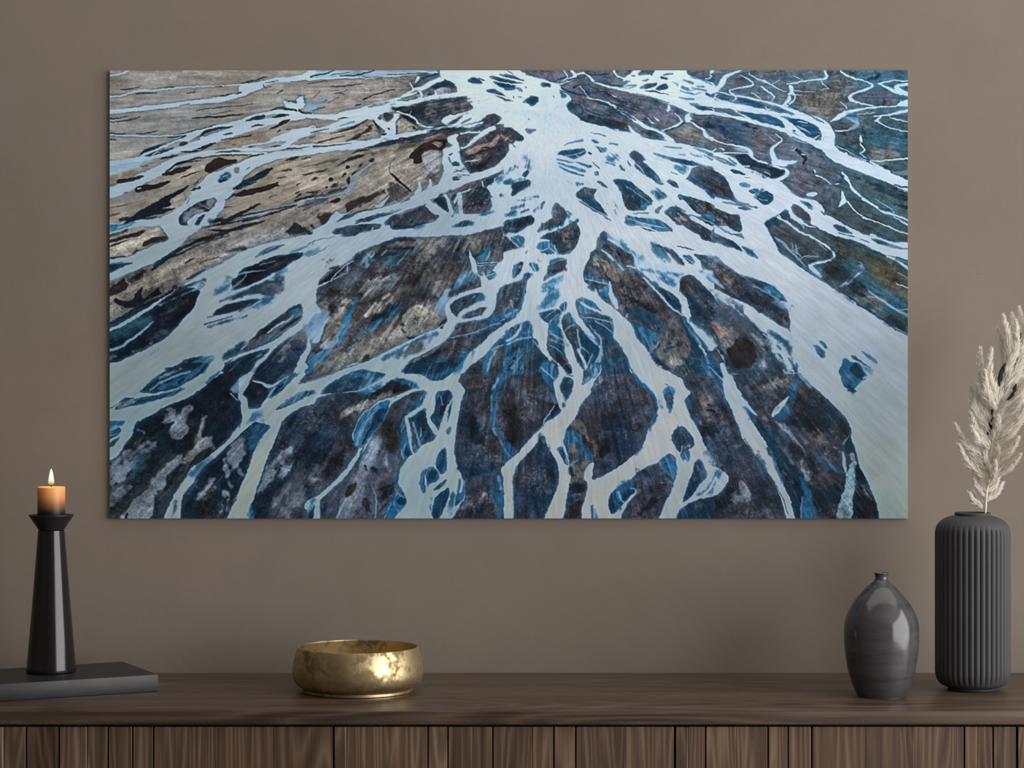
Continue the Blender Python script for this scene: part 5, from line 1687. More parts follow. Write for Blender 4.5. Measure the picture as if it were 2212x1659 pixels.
I b2 1200 1320 1230 1150 1290 1110 1250 1240 1270 1370
I n1 1340 1360 1400 1290 1500 1220 1490 1260 1420 1320
I n 1350 1500 1370 1420 1450 1350 1530 1290 1520 1400 1490 1520 1440 1620 1360 1656 1340 1600
I n1 1315 1500 1330 1480 1335 1560 1320 1570
S b2 1340 1430 14 1350 1600 16
I b1 1620 1280 1650 1190 1700 1260 1700 1400 1640 1480 1580 1530 1600 1400
F w1 1640 1180 14 1680 1250 24 1640 1360 30
I n1 1580 1510 1620 1450 1650 1430 1620 1490
S b3 1560 1400 20 1530 1560 20
I b1 780 1640 860 1480 960 1400 980 1330 1010 1390 1080 1450 1040 1540 960 1600 920 1656
I n1 960 1470 1000 1400 1060 1430 1070 1480 1000 1520
S k2 780 1570 20 840 1490 20
F l1 940 1330 10 970 1380 8 1040 1420 8
F l2 960 1380 20 930 1500 30 970 1570 30
F l1 800 1640 20 900 1480 10
S n2 820 1620 10 900 1540 10
S b2 940 1240 60 960 1160 30
S k1 600 870 14 560 1000 16 480 1110 14 400 1220 10
I n1 0 1640 40 1560 80 1480 70 1560 60 1656
S n2 160 1600 60 200 1500 60
S l2 310 1656 14 360 1450 14 400 1330 6
S l1 690 1300 8 740 1420 10 750 1540 10 700 1640 10
V w 2212 990 2190 1010 2080 1120 2110 1180 2130 1300 2130 1656 2212 1656
T 1095 790
L m4 0 140 170 0 1310 0 1400 160 1560 280 1620 400 1500 720 1480 860 1300 1020 930 1240 800 1350 660 1460 600 1656 0 1656
L m3 1900 140 1960 60 2212 60 2212 1050 2100 800 2000 560 1900 360
S e3 180 260 60 200 300 60 240 450 60 300 540 50
S e3 80 170 40 130 350 40
L d3 0 500 100 460 160 700 100 860 0 800
S k3 180 380 20 190 520 30
S e2 360 330 40 470 350 60 480 280 40
L u2 440 340 520 290 560 400 520 430 460 390
L k2 370 610 430 520 520 430 560 400 590 500 500 570 420 610
L b3 400 610 560 500 590 520 480 590
L k3 0 880 60 900 100 940 40 980 0 980
L b2 0 800 50 850 90 920 20 1010 0 1040
L e3 900 220 1050 100 1280 0 1310 60 1200 160 1000 240
L g2 920 240 960 160 1060 120 1160 60 1200 50 1160 110 1040 170
L n2 910 280 930 230 1060 170 1180 130 1100 190 1000 240
L e3 830 410 900 300 980 320 920 400
L k3 1000 560 1150 480 1280 560 1260 700 1120 720 1000 640
S e4 1050 300 20 1250 280 20 1340 200 30 1400 300 20
S e3 1480 520 60 1560 480 50 1580 400 40
S k2 1540 700 20 1620 540 20
L r2 700 600 780 560 840 620 860 700 920 780 980 860 1000 980 960 1050 920 900 860 800 800 720 700 640
L e3 1000 1020 1100 980 1300 960 1200 1080 1000 1160 940 1200 950 1060
S k3 1120 830 80 1020 960 50
S k3 1260 870 40 1200 960 30
L n2 1180 940 1220 860 1280 840 1240 940 1180 1000
S k2 1400 960 20 1460 880 20
L b2 640 700 720 690 820 760 840 860 820 960 760 1040 700 1060 680 1000 660 880 610 800
L b2 830 880 900 860 940 980 900 1020 830 1010
L r2 660 900 700 840 760 870 770 940 720 1040 680 1020
L d3 690 960 740 940 740 1010 700 1040
S l2 650 710 8 760 800 8 840 900 8 800 990 8 700 1070 8
L r3 700 1080 850 1030 930 1040 840 1200 860 1250 700 1260 690 1180
S k2 690 1120 30 700 1180 24
S k2 780 1080 20 830 1160 20
L k2 690 1270 860 1260 860 1340 780 1380 680 1360
L e1 660 1400 800 1360 790 1440 720 1500 650 1510
L d2 600 1650 660 1520 760 1460 800 1480 780 1656
S k1 670 1440 6 780 1420 6
L m2 1940 400 2100 440 2160 520 2100 640 2060 560 1980 500
L k2 1900 160 1960 140 2080 220 2070 250
L e4 1960 100 2150 50 2212 100 2150 200
L b3 1920 350 1960 340 1980 400 1940 420
L b2 2000 600 2060 570 2080 640 2040 660
L k3 2120 750 2212 560 2212 850 2150 830
V w 520 0 700 0 720 100 730 210 700 300 650 400 630 450 580 480 540 380 510 240 500 180 520 150 560 100
V w 700 0 840 0 820 100 800 230 900 150 960 100 1020 0 1030 60 940 170 900 260 910 290 830 370 770 460 740 560 660 660 620 760 600 850 630 880 660 980 680 1100 690 1180 670 1330 640 1500 580 1656 380 1656 440 1560 500 1440 560 1280 570 1160 540 1040 480 930 420 830 410 740 300 860 180 990 110 1080 70 1180 70 1300 70 1500 60 1656 0 1656 0 1060 100 960 200 830 300 720 390 630 430 600 550 540 590 480 600 420 640 400 700 330 730 220 710 100
V w 540 0 520 200 560 400 630 540 700 400 740 200 720 0 840 0
V w 1330 0 1640 0 1760 70 1900 150 1920 250 1980 280 1970 320 1910 360 1940 450 1980 560 2040 640 2090 740 2130 850 2212 1020 2212 1400 2100 1430 1960 1480 1860 1560 1780 1656 1600 1656 1700 1500 1780 1360 1810 1260 1830 1130 1840 1000 1780 940 1720 960 1670 1030 1500 1100 1400 1160 1350 1230 1200 1300 1120 1380 1090 1480 1130 1620 1200 1550 1280 1470 1390 1350 1410 1310 1420 1380 1320 1500 1240 1600 1220 1656 800 1656 820 1500 860 1370 870 1280 830 1220 850 1130 900 1050 950 1040 930 1140 920 1250 1100 1160 1300 1030 1420 920 1500 820 1510 720 1590 600 1630 480 1620 380 1560 280 1440 170
I b1 370 0 470 0 500 80 560 60 560 120 520 150 500 200 490 240 420 180 370 100
I n1 490 50 500 10 540 0 560 90 530 130
F l1 370 30 20 450 80 16 520 150 14
F l1 470 0 14 480 90 10
I k1 565 230 600 150 620 110 700 130 725 200 700 290 650 390 610 320
S e2 620 190 30 690 170 20
S n2 620 330 30 640 380 16
I n1 600 440 600 390 650 400 630 450
F l1 600 390 10 650 410 10
S b1 640 90 8 710 110 10
S k1 630 10 30 680 40 24
I b1 820 0 840 0 830 40
I b1 850 90 900 0 1020 0 1020 50 940 150 880 110
I k1 870 80 920 10 940 60 930 120 900 130
F l1 920 0 10 880 60 6
F l1 960 40 24 950 100 16
F l2 880 140 40 820 200 30
I b1 1310 0 1340 20 1430 140 1560 260 1610 340 1640 440 1610 560 1540 660 1510 720 1530 640 1600 520 1610 400 1560 310 1400 180
I n1 1690 330 1720 240 1800 310 1800 420 1770 510 1745 510 1740 440
S b1 1690 290 14 1720 240 10 1810 320 8
S m2 1760 340 50 1760 420 40
I b2 1690 330 1720 230 1790 240 1810 310 1740 280
I n 1700 185 1730 195 1760 225 1720 200
I m 1770 780 1800 690 1880 640 1930 660 1990 740 2030 830 2010 880 1940 920 1880 950 1820 890
S r2 1800 800 40 1850 880 24 1980 860 40
S n1 1780 760 10 1850 650 12
F w1 1900 860 8 1890 920 14 1860 960 14
I b1 1870 950 1910 920 1980 900 1980 980 1960 1050 1930 1000 1910 1040
F l1 1930 960 16 1950 1030 10
I b1 1700 960 1840 1050 1840 1130 1810 1260 1740 1180 1660 1080 1640 1040
S l3 1720 930 30 1840 1010 20
I m1 1370 1200 1420 1140 1560 1080 1660 1060 1720 1160 1810 1270 1780 1360 1700 1500 1620 1656 1220 1656 1300 1500 1400 1380 1410 1290
I b2 1640 1050 1700 990 1840 1070 1820 1240 1740 1170
S e3 1450 1180 60 1550 1240 60
S r3 1700 1220 40 1780 1280 30
S d2 1640 1320 60 1720 1290 40
S k3 1400 1420 30 1560 1350 30
S e4 1340 1520 60 1480 1400 60
S k2 1440 1600 60 1600 1450 60
I n1 1090 1470 1120 1380 1180 1330 1300 1280 1380 1230 1410 1310 1390 1360 1280 1470 1200 1560 1130 1620
I b2 1170 1360 1200 1290 1370 1210 1400 1310 1300 1330 1240 1400 1250 1470 1200 1480
F l1 1210 1360 30 1240 1460 20 1280 1480 14
F l1 1340 1320 10 1390 1330 10 1400 1370 10
S b2 1230 1540 30 1170 1450 24
I n1 905 1520 930 1490 930 1640 910 1630
S b3 950 1580 20 980 1640 30
I n 1890 1490 1910 1380 1960 1260 2010 1160 2020 1060 2080 990 2130 1080 2165 1160 2140 1230 2080 1290 2020 1390 1940 1450
S e2 2060 1100 40 2110 1150 40 2050 1210 30
S l3 2120 1230 10 2060 1330 8
I b2 2060 1410 2120 1340 2212 1290 2212 1380 2120 1400
F w1 2080 1410 14 2212 1380 14
I n 1790 1656 1880 1560 2000 1480 2212 1420 2212 1656
S e3 2000 1560 60 2080 1500 40
I m1 70 1180 110 1080 200 970 300 870 410 740 420 840 480 930 540 1040 565 1150 550 1290 480 1450 400 1600 380 1656 70 1656 70 1300
S k3 360 780 40 330 1000 60 370 1120 30
S e4 200 1060 60 420 950 60
S n2 520 1300 40 440 1450 50 400 1560 40
S k2 270 1390 30 320 1500 60 350 1620 60
S e2 230 1300 14 260 1440 14 320 1580 10
S e4 120 1450 60 240 1500 60
S e2 370 1300 50 450 1360 40
S k2 480 1130 40 500 1230 60
S l2 560 1100 6 570 1180 6 550 1230 8
I b1 540 880 600 860 620 920 660 1020 670 1090 620 1040 560 930
I n1 570 910 600 880 640 990 655 1080 620 1030
F l1 590 800 16 640 920 14 670 1040 10
S k1 100 940 8 200 830 8 390 640 8
F w1 390 620 10 450 520 10 510 440 6
T 1520 790
L m4 0 0 170 0 230 350 420 800 700 1250 900 1656 0 1656
L m4 250 0 880 0 1000 140 1250 290 1480 520 1590 690 1490 1000 1530 1200 1480 1400 1400 1656 1000 1656 800 1200 500 600 400 260
L e3 0 60 80 60 160 200 180 420 140 530 40 560 0 520
L r3 0 280 60 250 100 400 60 520 0 520
S e1 40 60 24 140 200 24 170 400 24 110 540 16
S k1 40 420 14 110 440 10
S k1 40 480 20 120 500 12
L g3 20 590 120 550 130 590 40 610
L k3 20 640 120 600 240 640 200 740 60 780 0 760
S e3 20 820 40 160 800 60 230 740 50
S e4 100 960 60 240 900 60
S k3 200 1100 60 300 1000 60
L k3 0 1500 140 1430 260 1300 360 1240 330 1400 300 1560 60 1600
L g3 330 1480 340 1320 400 1260 480 1300 480 1400 420 1490
S k3 560 1320 60 700 1500 60
S e4 640 1560 60 740 1600 60
S e4 560 1000 20 640 1160 20
L e3 460 230 540 100 590 0 690 0 660 110 560 200
L c4 800 60 900 80 880 160 740 200
L d4 380 0 560 0 500 80 400 60
S u4 500 300 60 700 260 60
S e4 560 400 40 720 460 20
L k4 900 380 1300 380 1480 560 1400 700 1200 760 1000 620
L b3 930 260 990 160 1040 160 980 340 960 440 930 420
L b4 740 560 840 460 940 340 960 400 880 540 820 590
L n2 480 560 560 540 700 720 850 900 1000 1100 1060 1200 1100 1400 1060 1656 900 1500 780 1100 600 760
S e2 600 560 14 720 720 14 850 880 30 950 1040 40
S g2 680 560 14 800 620 30 900 680 30 960 780 24 1060 900 30 1100 1100 70 1120 1220 30
S e3 780 640 10 900 820 10
S e3 940 660 14 1160 840 14 1300 1000 20 1420 1120 10
L b3 1180 900 1300 1010 1500 1110 1530 1180 1400 1150 1280 1060
S k3 960 860 50 1100 1000 50 1200 1160 50
S r4 1120 760 40 1260 820 30
L k3 820 1100 1000 1200 1060 1340 980 1300 880 1200
S e2 860 1140 14 960 1250 10
L b2 1020 1180 1120 1260 1180 1400 1240 1656 1040 1656 1060 1450 1070 1350
L n3 1120 1300 1300 1350 1500 1250 1520 1300 1400 1500 1240 1560
S k2 1400 1220 12 1530 1290 12
S k2 1420 1160 12 1530 1220 10
S k2 1420 1300 12 1500 1380 10
S l1 1060 1420 6 1050 1640 10
L n1 1590 720 1620 920 1660 1040 1620 1250 1600 1656 1620 1656 1910 1656 1850 1450 1700 1100
V w 160 0 250 0 340 160 400 310 500 440 590 540 560 540 440 430 460 500 540 640 660 800 780 1040 860 1280 940 1460 1010 1656 910 1656 860 1540 780 1290 740 1230 620 1080 500 900 420 790 370 640 290 440 220 330 210 160
V w 740 550 735 520 800 430 860 370 940 310 900 380 840 470 780 530
V w 870 0 960 0 1060 110 1110 160 1220 260 1280 300 1400 420 1560 600 1600 700 1590 760 1640 900 1670 1050 1760 1240 1850 1440 1920 1656 2212 1656 2212 0 1020 0 1030 90 960 0
I b1 60 0 160 0 210 110 210 200 220 330 260 430 300 520 230 400 160 220
I n3 120 20 160 20 200 110 160 90
F l1 60 10 16 150 100 20 210 150 16
S e2 240 430 10 330 580 10 400 760 8
S k1 440 790 8 520 920 8 640 1090 8 770 1270 10
S k1 780 1290 8 870 1480 8 910 1600 8
S l1 790 1320 6 850 1460 6 900 1600 5
S b2 700 900 14 780 1060 20 840 1260 14
S b2 420 430 14 470 470 40 500 560 20
I b1 1460 60 1480 0 1680 0 1760 100 1770 130 1700 170 1650 210 1600 290 1560 270 1500 200 1490 120
I n1 1560 40 1640 0 1700 30 1750 100 1690 160 1640 120
S n2 1560 220 30 1620 270 20
F w1 1720 130 10 1760 120 16
S b3 1720 0 10 1820 50 8
I b1 980 0 1020 0 1025 60 1000 40
S l3 1060 130 20 1160 200 20
I n1 1500 900 1550 800 1590 720 1620 900 1600 940 1550 960
S l1 1500 850 8 1580 750 6
F w1 1500 940 20 1510 1040 40 1530 1140 20
F g1 1600 960 50 1620 1040 50
I s1 1580 1050 1660 1020 1630 1140 1630 1240 1610 1450 1600 1656 1420 1656 1460 1480 1510 1360 1540 1240 1530 1160 1560 1140
I k1 1660 1040 1720 1160 1800 1350 1850 1460 1900 1656 1600 1656 1620 1440 1640 1250 1630 1150
I d2 1700 1280 1760 1290 1800 1400 1840 1460 1820 1656 1760 1600 1740 1450
S g3 1740 1340 20 1790 1420 30
S b2 1630 1060 16 1640 1280 24 1610 1450 20
V w 0 860 20 950 60 1020 100 1080 200 1120 260 1180 270 1230 230 1310 180 1370 60 1420 0 1440
I b2 100 1200 140 1120 190 1150 180 1190 130 1230 140 1300 80 1350 40 1370 60 1290
F w1 70 1130 36 50 1220 40 10 1320 40
F w 130 1210 30 80 1320 30 10 1390 30
F l1 150 1280 8 220 1220 10 240 1180 10
I e1 0 1120 40 1160 20 1220 0 1250
I m3 340 50 890 40 950 110 380 120
"""

# ------------------------------------------------------------------ helpers
def lin(r, g, b):
    f = lambda c: ((c/255+0.055)/1.055)**2.4 if c > 10 else c/255/12.92
    return (f(r), f(g), f(b), 1)

def material(name, col=(.5, .5, .5, 1), rough=.5, metal=0., spec=.5):
    m = bpy.data.materials.new(name); m.use_nodes = True
    b = m.node_tree.nodes['Principled BSDF']
    b.inputs['Base Color'].default_value = col
    b.inputs['Roughness'].default_value = rough
    b.inputs['Metallic'].default_value = metal
    b.inputs['Specular IOR Level'].default_value = spec
    return m

class Nodes:
    def __init__(self, m):
        self.t = m.node_tree; self.b = m.node_tree.nodes['Principled BSDF']
    def n(self, kind, **kw):
        o = self.t.nodes.new(kind)
        for k, v in kw.items():
            if k.startswith('i_'):
                key = k[2:].replace('_', ' ')
                o.inputs[key].default_value = v
            else: setattr(o, k, v)
        return o
    def l(self, a, b): self.t.links.new(a, b)
    def ramp(self, fac, stops):
        r = self.n('ShaderNodeValToRGB'); e = r.color_ramp.elements
        while len(e) < len(stops): e.new(.5)
        for el, (p, c) in zip(e, stops): el.position = p; el.color = c
        self.l(fac, r.inputs[0]); return r.outputs[0]
    def mix(self, fac, a, b, mode='MIX'):
        m = self.n('ShaderNodeMix', data_type='RGBA', blend_type=mode)
        for s, v in ((0, fac), (6, a), (7, b)):
            if hasattr(v, 'links') or isinstance(v, bpy.types.NodeSocket): self.l(v, m.inputs[s])
            else: m.inputs[s].default_value = v
        return m.outputs[2]
    def math(self, op, a, b=0.):
        m = self.n('ShaderNodeMath', operation=op)
        for i, v in enumerate((a, b)):
            if isinstance(v, bpy.types.NodeSocket): self.l(v, m.inputs[i])
            else: m.inputs[i].default_value = v
        return m.outputs[0]
    def coords(self, scale=(1, 1, 1), loc=(0, 0, 0), kind='Object'):
        c = self.n('ShaderNodeTexCoord'); p = self.n('ShaderNodeMapping')
        p.inputs['Scale'].default_value = scale; p.inputs['Location'].default_value = loc
        self.l(c.outputs[kind], p.inputs['Vector']); return p.outputs[0]
    def noise(self, vec, scale, detail=4, rough=.55, dist=0.):
        t = self.n('ShaderNodeTexNoise')
        t.inputs['Scale'].default_value = scale; t.inputs['Detail'].default_value = detail
        t.inputs['Roughness'].default_value = rough; t.inputs['Distortion'].default_value = dist
        self.l(vec, t.inputs['Vector']); return t.outputs['Fac']
    def bump(self, h, strength, dist=.002):
        b = self.n('ShaderNodeBump'); b.inputs['Strength'].default_value = strength
        b.inputs['Distance'].default_value = dist
        self.l(h, b.inputs['Height']); self.l(b.outputs[0], self.b.inputs['Normal'])

def obj(name, me, mat, parent=None, loc=None, rot=None):
    if isinstance(me, bmesh.types.BMesh):
        m2 = bpy.data.meshes.new(name); me.to_mesh(m2); me.free(); me = m2
    if mat is not None: me.materials.append(mat)
    o = bpy.data.objects.new(name, me); COLL.objects.link(o)
    if parent: o.parent = parent
    if loc is not None: o.location = loc
    if rot is not None: o.rotation_euler = rot
    return o

def smooth(o, angle=40):
    me = o.data
    me.polygons.foreach_set('use_smooth', [True]*len(me.polygons))
    me.set_sharp_from_angle(angle=math.radians(angle))
    return o

def thing(name, label, cat, loc=(0, 0, 0), rotz=0., group=None):
    o = bpy.data.objects.new(name, None); COLL.objects.link(o)
    o.empty_display_size = .05
    o.location = loc; o.rotation_euler = (0, 0, rotz)
    return tag(o, label, cat, group)

def tag(o, label, cat, group=None):
    o['label'] = label; o['category'] = cat
    if group: o['group'] = group
    return o

def structure(o):
    o['kind'] = 'structure'; return o

def bm_box(bm, lo, hi):
    vs = [bm.verts.new((x, y, z)) for x in (lo[0], hi[0]) for y in (lo[1], hi[1]) for z in (lo[2], hi[2])]
    for f in ((0, 1, 3, 2), (4, 6, 7, 5), (0, 4, 5, 1), (2, 3, 7, 6), (0, 2, 6, 4), (1, 5, 7, 3)):
        bm.faces.new([vs[i] for i in f])

def box(lo, hi, bevel=0., seg=2):
    bm = bmesh.new(); bm_box(bm, lo, hi)
    bmesh.ops.recalc_face_normals(bm, faces=bm.faces)
    if bevel: bmesh.ops.bevel(bm, geom=bm.edges[:], offset=bevel, segments=seg, affect='EDGES', profile=.6)
    return bm

def lathe(profile, n=96, radial=None, closed=False):
    """turn (r, z) pairs about z; radial(angle, r, z) may reshape the radius"""
    bm = bmesh.new(); rings = []
    for r, z in profile:
        if r < 1e-6: rings.append([bm.verts.new((0, 0, z))]); continue
        ring = []
        for i in range(n):
            a = 2*PI*i/n
            rr = radial(a, r, z) if radial else r
            ring.append(bm.verts.new((rr*math.cos(a), rr*math.sin(a), z)))
        rings.append(ring)
    pairs = list(zip(rings[:-1], rings[1:]))
    if closed: pairs.append((rings[-1], rings[0]))
    for A, B in pairs:
        for i in range(n):
            j = (i+1) % n
            if len(A) == 1 and len(B) == 1: continue
            if len(A) == 1: bm.faces.new((A[0], B[j], B[i]))
            elif len(B) == 1: bm.faces.new((A[i], A[j], B[0]))
            else: bm.faces.new((A[i], A[j], B[j], B[i]))
    bmesh.ops.recalc_face_normals(bm, faces=bm.faces)
    return bm

def spline(pts, k=6):
    """Catmull-Rom through 2-D or 3-D points"""
    P = [Vector(p) for p in pts]; out = []
    for i in range(len(P)-1):
        a = P[max(i-1, 0)]; b = P[i]; c = P[i+1]; d = P[min(i+2, len(P)-1)]
        for s in range(k):
            t = s/k
            out.append(.5*((2*b)+(c-a)*t+(2*a-5*b+4*c-d)*t*t+(3*b-a-3*c+d)*t**3))
    out.append(P[-1]); return out

# ------------------------------------------------------------------ materials
def wall_material():
    m = material('taupe_plaster', lin(130, 119, 110), .85, spec=.25); N = Nodes(m)
    v = N.coords()
    big = N.noise(v, 2.2, 3); cloud = N.noise(v, 9, 4, .6)
    col = N.ramp(big, [(.3, lin(125, 115, 105)), (.7, lin(133, 121, 112))])
    col = N.mix(.22, col, N.ramp(cloud, [(.35, lin(123, 113, 103)), (.65, lin(135, 123, 114))]))
    # small pits and scuffs in the plaster
    vo = N.n('ShaderNodeTexVoronoi'); vo.inputs['Scale'].default_value = 26; N.l(v, vo.inputs['Vector'])
    pit = N.math('LESS_THAN', vo.outputs['Distance'], .028)
    keep = N.math('GREATER_THAN', N.noise(v, 5.3, 2), .56)
    pit = N.math('MULTIPLY', pit, keep)
    col = N.mix(N.math('MULTIPLY', pit, .55), col, lin(78, 68, 60))
    N.l(col, N.b.inputs['Base Color'])
    h = N.math('ADD', N.math('MULTIPLY', N.noise(v, 60, 5, .6), .5), N.noise(v, 14, 4))
    h = N.math('SUBTRACT', h, N.math('MULTIPLY', pit, .6))
    N.bump(h, .16, .004)
    return m

def wood_material(name, axis, dark, mid, light, rough=.45, seam_attr=None):
    """walnut; the grain runs along axis"""
    m = material(name, mid, rough, spec=.4); N = Nodes(m)
    s_long = (1.0, 1.0, .07) if axis == 'z' else (.07, 1.0, 1.0)
    base = N.coords()
    if seam_attr:
        at = N.n('ShaderNodeAttribute', attribute_name=seam_attr)
        off = N.n('ShaderNodeVectorMath', operation='ADD')
        N.l(base, off.inputs[0]); N.l(at.outputs['Vector'], off.inputs[1]); base = off.outputs[0]
    mp = N.n('ShaderNodeMapping'); mp.inputs['Scale'].default_value = s_long; N.l(base, mp.inputs['Vector'])
    v = mp.outputs[0]
    warp = N.noise(v, 6.5, 3, .5, .4)
    rings = N.math('MULTIPLY', warp, 34.)
    rings = N.math('FRACT', rings)
    rings = N.math('ABSOLUTE', N.math('SUBTRACT', rings, .5))        # 0 .5
    sharp = N.math('POWER', N.math('MULTIPLY', rings, 2.), 1.6)
    mp2 = N.n('ShaderNodeMapping')
    mp2.inputs['Scale'].default_value = (1, 1, .018) if axis == 'z' else (.018, 1, 1)
    N.l(base, mp2.inputs['Vector'])
    fibre = N.noise(mp2.outputs[0], 190, 4, .65)
    stripe = N.noise(v, 22, 4, .6, .6)
    fac = N.math('ADD', N.math('MULTIPLY', sharp, .20), N.math('ADD', N.math('MULTIPLY', fibre, .40), N.math('MULTIPLY', stripe, .50)))
    col = N.ramp(fac, [(.32, dark), (.52, mid), (.76, light)])
    pore = N.math('LESS_THAN', N.noise(mp2.outputs[0], 420, 2, .5), .36)
    col = N.mix(N.math('MULTIPLY', pore, .35), col, dark)
    if seam_attr:
        sep = N.n('ShaderNodeSeparateXYZ'); N.l(at.outputs['Vector'], sep.inputs[0])
        tone = N.math('FRACT', N.math('MULTIPLY', sep.outputs[0], 7.31))
        col = N.mix(.8, col, N.ramp(tone, [(0., (.72, .68, .66, 1)), (1., (1.18, 1.14, 1.1, 1))]), 'MULTIPLY')
    N.l(col, N.b.inputs['Base Color'])
    N.l(N.math('ADD', N.math('MULTIPLY', fibre, .2), rough-.1), N.b.inputs['Roughness'])
    N.bump(N.math('ADD', fibre, N.math('MULTIPLY', stripe, .5)), .12, .0012)
    return m

M_WALL = wall_material()
M_TOPW = wood_material('walnut_top', 'x', lin(48, 38, 32), lin(80, 65, 54), lin(106, 89, 75), .33)
M_DOORW = wood_material('walnut_boards', 'z', lin(58, 43, 34), lin(95, 76, 61), lin(136, 114, 93), .5, 'board')
M_PLINTH = material('black_plinth', (.006, .005, .005, 1), .9)  # plain near-black for the plinth

def floor_material():
    m = wood_material('oak_floor', 'x', lin(38, 32, 27), lin(58, 49, 41), lin(74, 64, 54), .5); return m

def paint_material(name, col, rough=.7):
    m = material(name, col, rough); N = Nodes(m)
    v = N.coords(); N.bump(N.noise(v, 120, 3), .06, .001); return m

# ------------------------------------------------------------------ the room
RX0, RX1, RY0, RZ1 = -3.2, WIN_X, -2.6, 3.2
structure(obj('wall_back', box((RX0-.15, WALL_Y, 0), (RX1+.15, WALL_Y+.15, RZ1)), M_WALL))
structure(obj('floor', box((RX0-.15, RY0-.15, -.1), (RX1+.15, WALL_Y+.15, 0)), floor_material()))
M_CEIL = paint_material('ceiling_paint', lin(176, 172, 166))
structure(obj('ceiling', box((RX0-.15, RY0-.15, RZ1), (RX1+.15, WALL_Y+.15, RZ1+.1)), M_CEIL))
structure(obj('wall_left', box((RX0-.15, RY0, 0), (RX0, WALL_Y, RZ1)), paint_material('left_wall_paint', lin(92, 86, 80))))
structure(obj('wall_front', box((RX0-.15, RY0-.15, 0), (RX1+.15, RY0, RZ1)), paint_material('front_wall_paint', lin(66, 62, 58))))
bm = bmesh.new()
bm_box(bm, (RX1, RY0, 0), (RX1+.15, WIN_Y0, RZ1)); bm_box(bm, (RX1, WIN_Y1, 0), (RX1+.15, WALL_Y, RZ1))
bm_box(bm, (RX1, WIN_Y0, 0), (RX1+.15, WIN_Y1, WIN_Z0)); bm_box(bm, (RX1, WIN_Y0, WIN_Z1), (RX1+.15, WIN_Y1, RZ1))
structure(obj('wall_right', bm, paint_material('right_wall_paint', lin(176, 160, 145))))
bm = bmesh.new(); w = .05
for a, b in (((WIN_Y0, WIN_Z0), (WIN_Y0+w, WIN_Z1)), ((WIN_Y1-w, WIN_Z0), (WIN_Y1, WIN_Z1)),
             ((WIN_Y0, WIN_Z0), (WIN_Y1, WIN_Z0+w)), ((WIN_Y0, WIN_Z1-w), (WIN_Y1, WIN_Z1))):
    bm_box(bm, (RX1+.04, a[0], a[1]), (RX1+.09, b[0], b[1]))
structure(obj('window_1', bm, paint_material('window_white', lin(215, 212, 205), .4)))

# ------------------------------------------------------------------ sideboard
FRONT_Y = 3.331                                       # front face of the top
DOOR_Y = FRONT_Y+.006
def fx(p, Y=DOOR_Y): return (p-IMG_W/2)/FPX*Y
SB_X0, SB_X1 = fx(-17-737.5), fx(2197+737.5)
side = thing('sideboard', 'long dark walnut sideboard with vertical board doors under the picture', 'sideboard',
             ((SB_X0+SB_X1)/2, (FRONT_Y+WALL_Y)/2, 0))
sx, sy = side.location.x, side.location.y
def sbox(lo, hi, bevel=0.): return box((lo[0]-sx, lo[1]-sy, lo[2]), (hi[0]-sx, hi[1]-sy, hi[2]), bevel)
THK = .0196
smooth(obj('top', sbox((SB_X0-.012, FRONT_Y, TOP_Z-THK), (SB_X1+.012, WALL_Y-.002, TOP_Z), .0018), M_TOPW, side), 50)
obj('carcass', sbox((SB_X0, DOOR_Y+.022, .10), (SB_X1, WALL_Y-.004, TOP_Z-THK)), M_DOORW, side)
obj('plinth', sbox((SB_X0+.04, DOOR_Y+.06, 0), (SB_X1-.04, WALL_Y-.02, .10)), M_PLINTH, side)

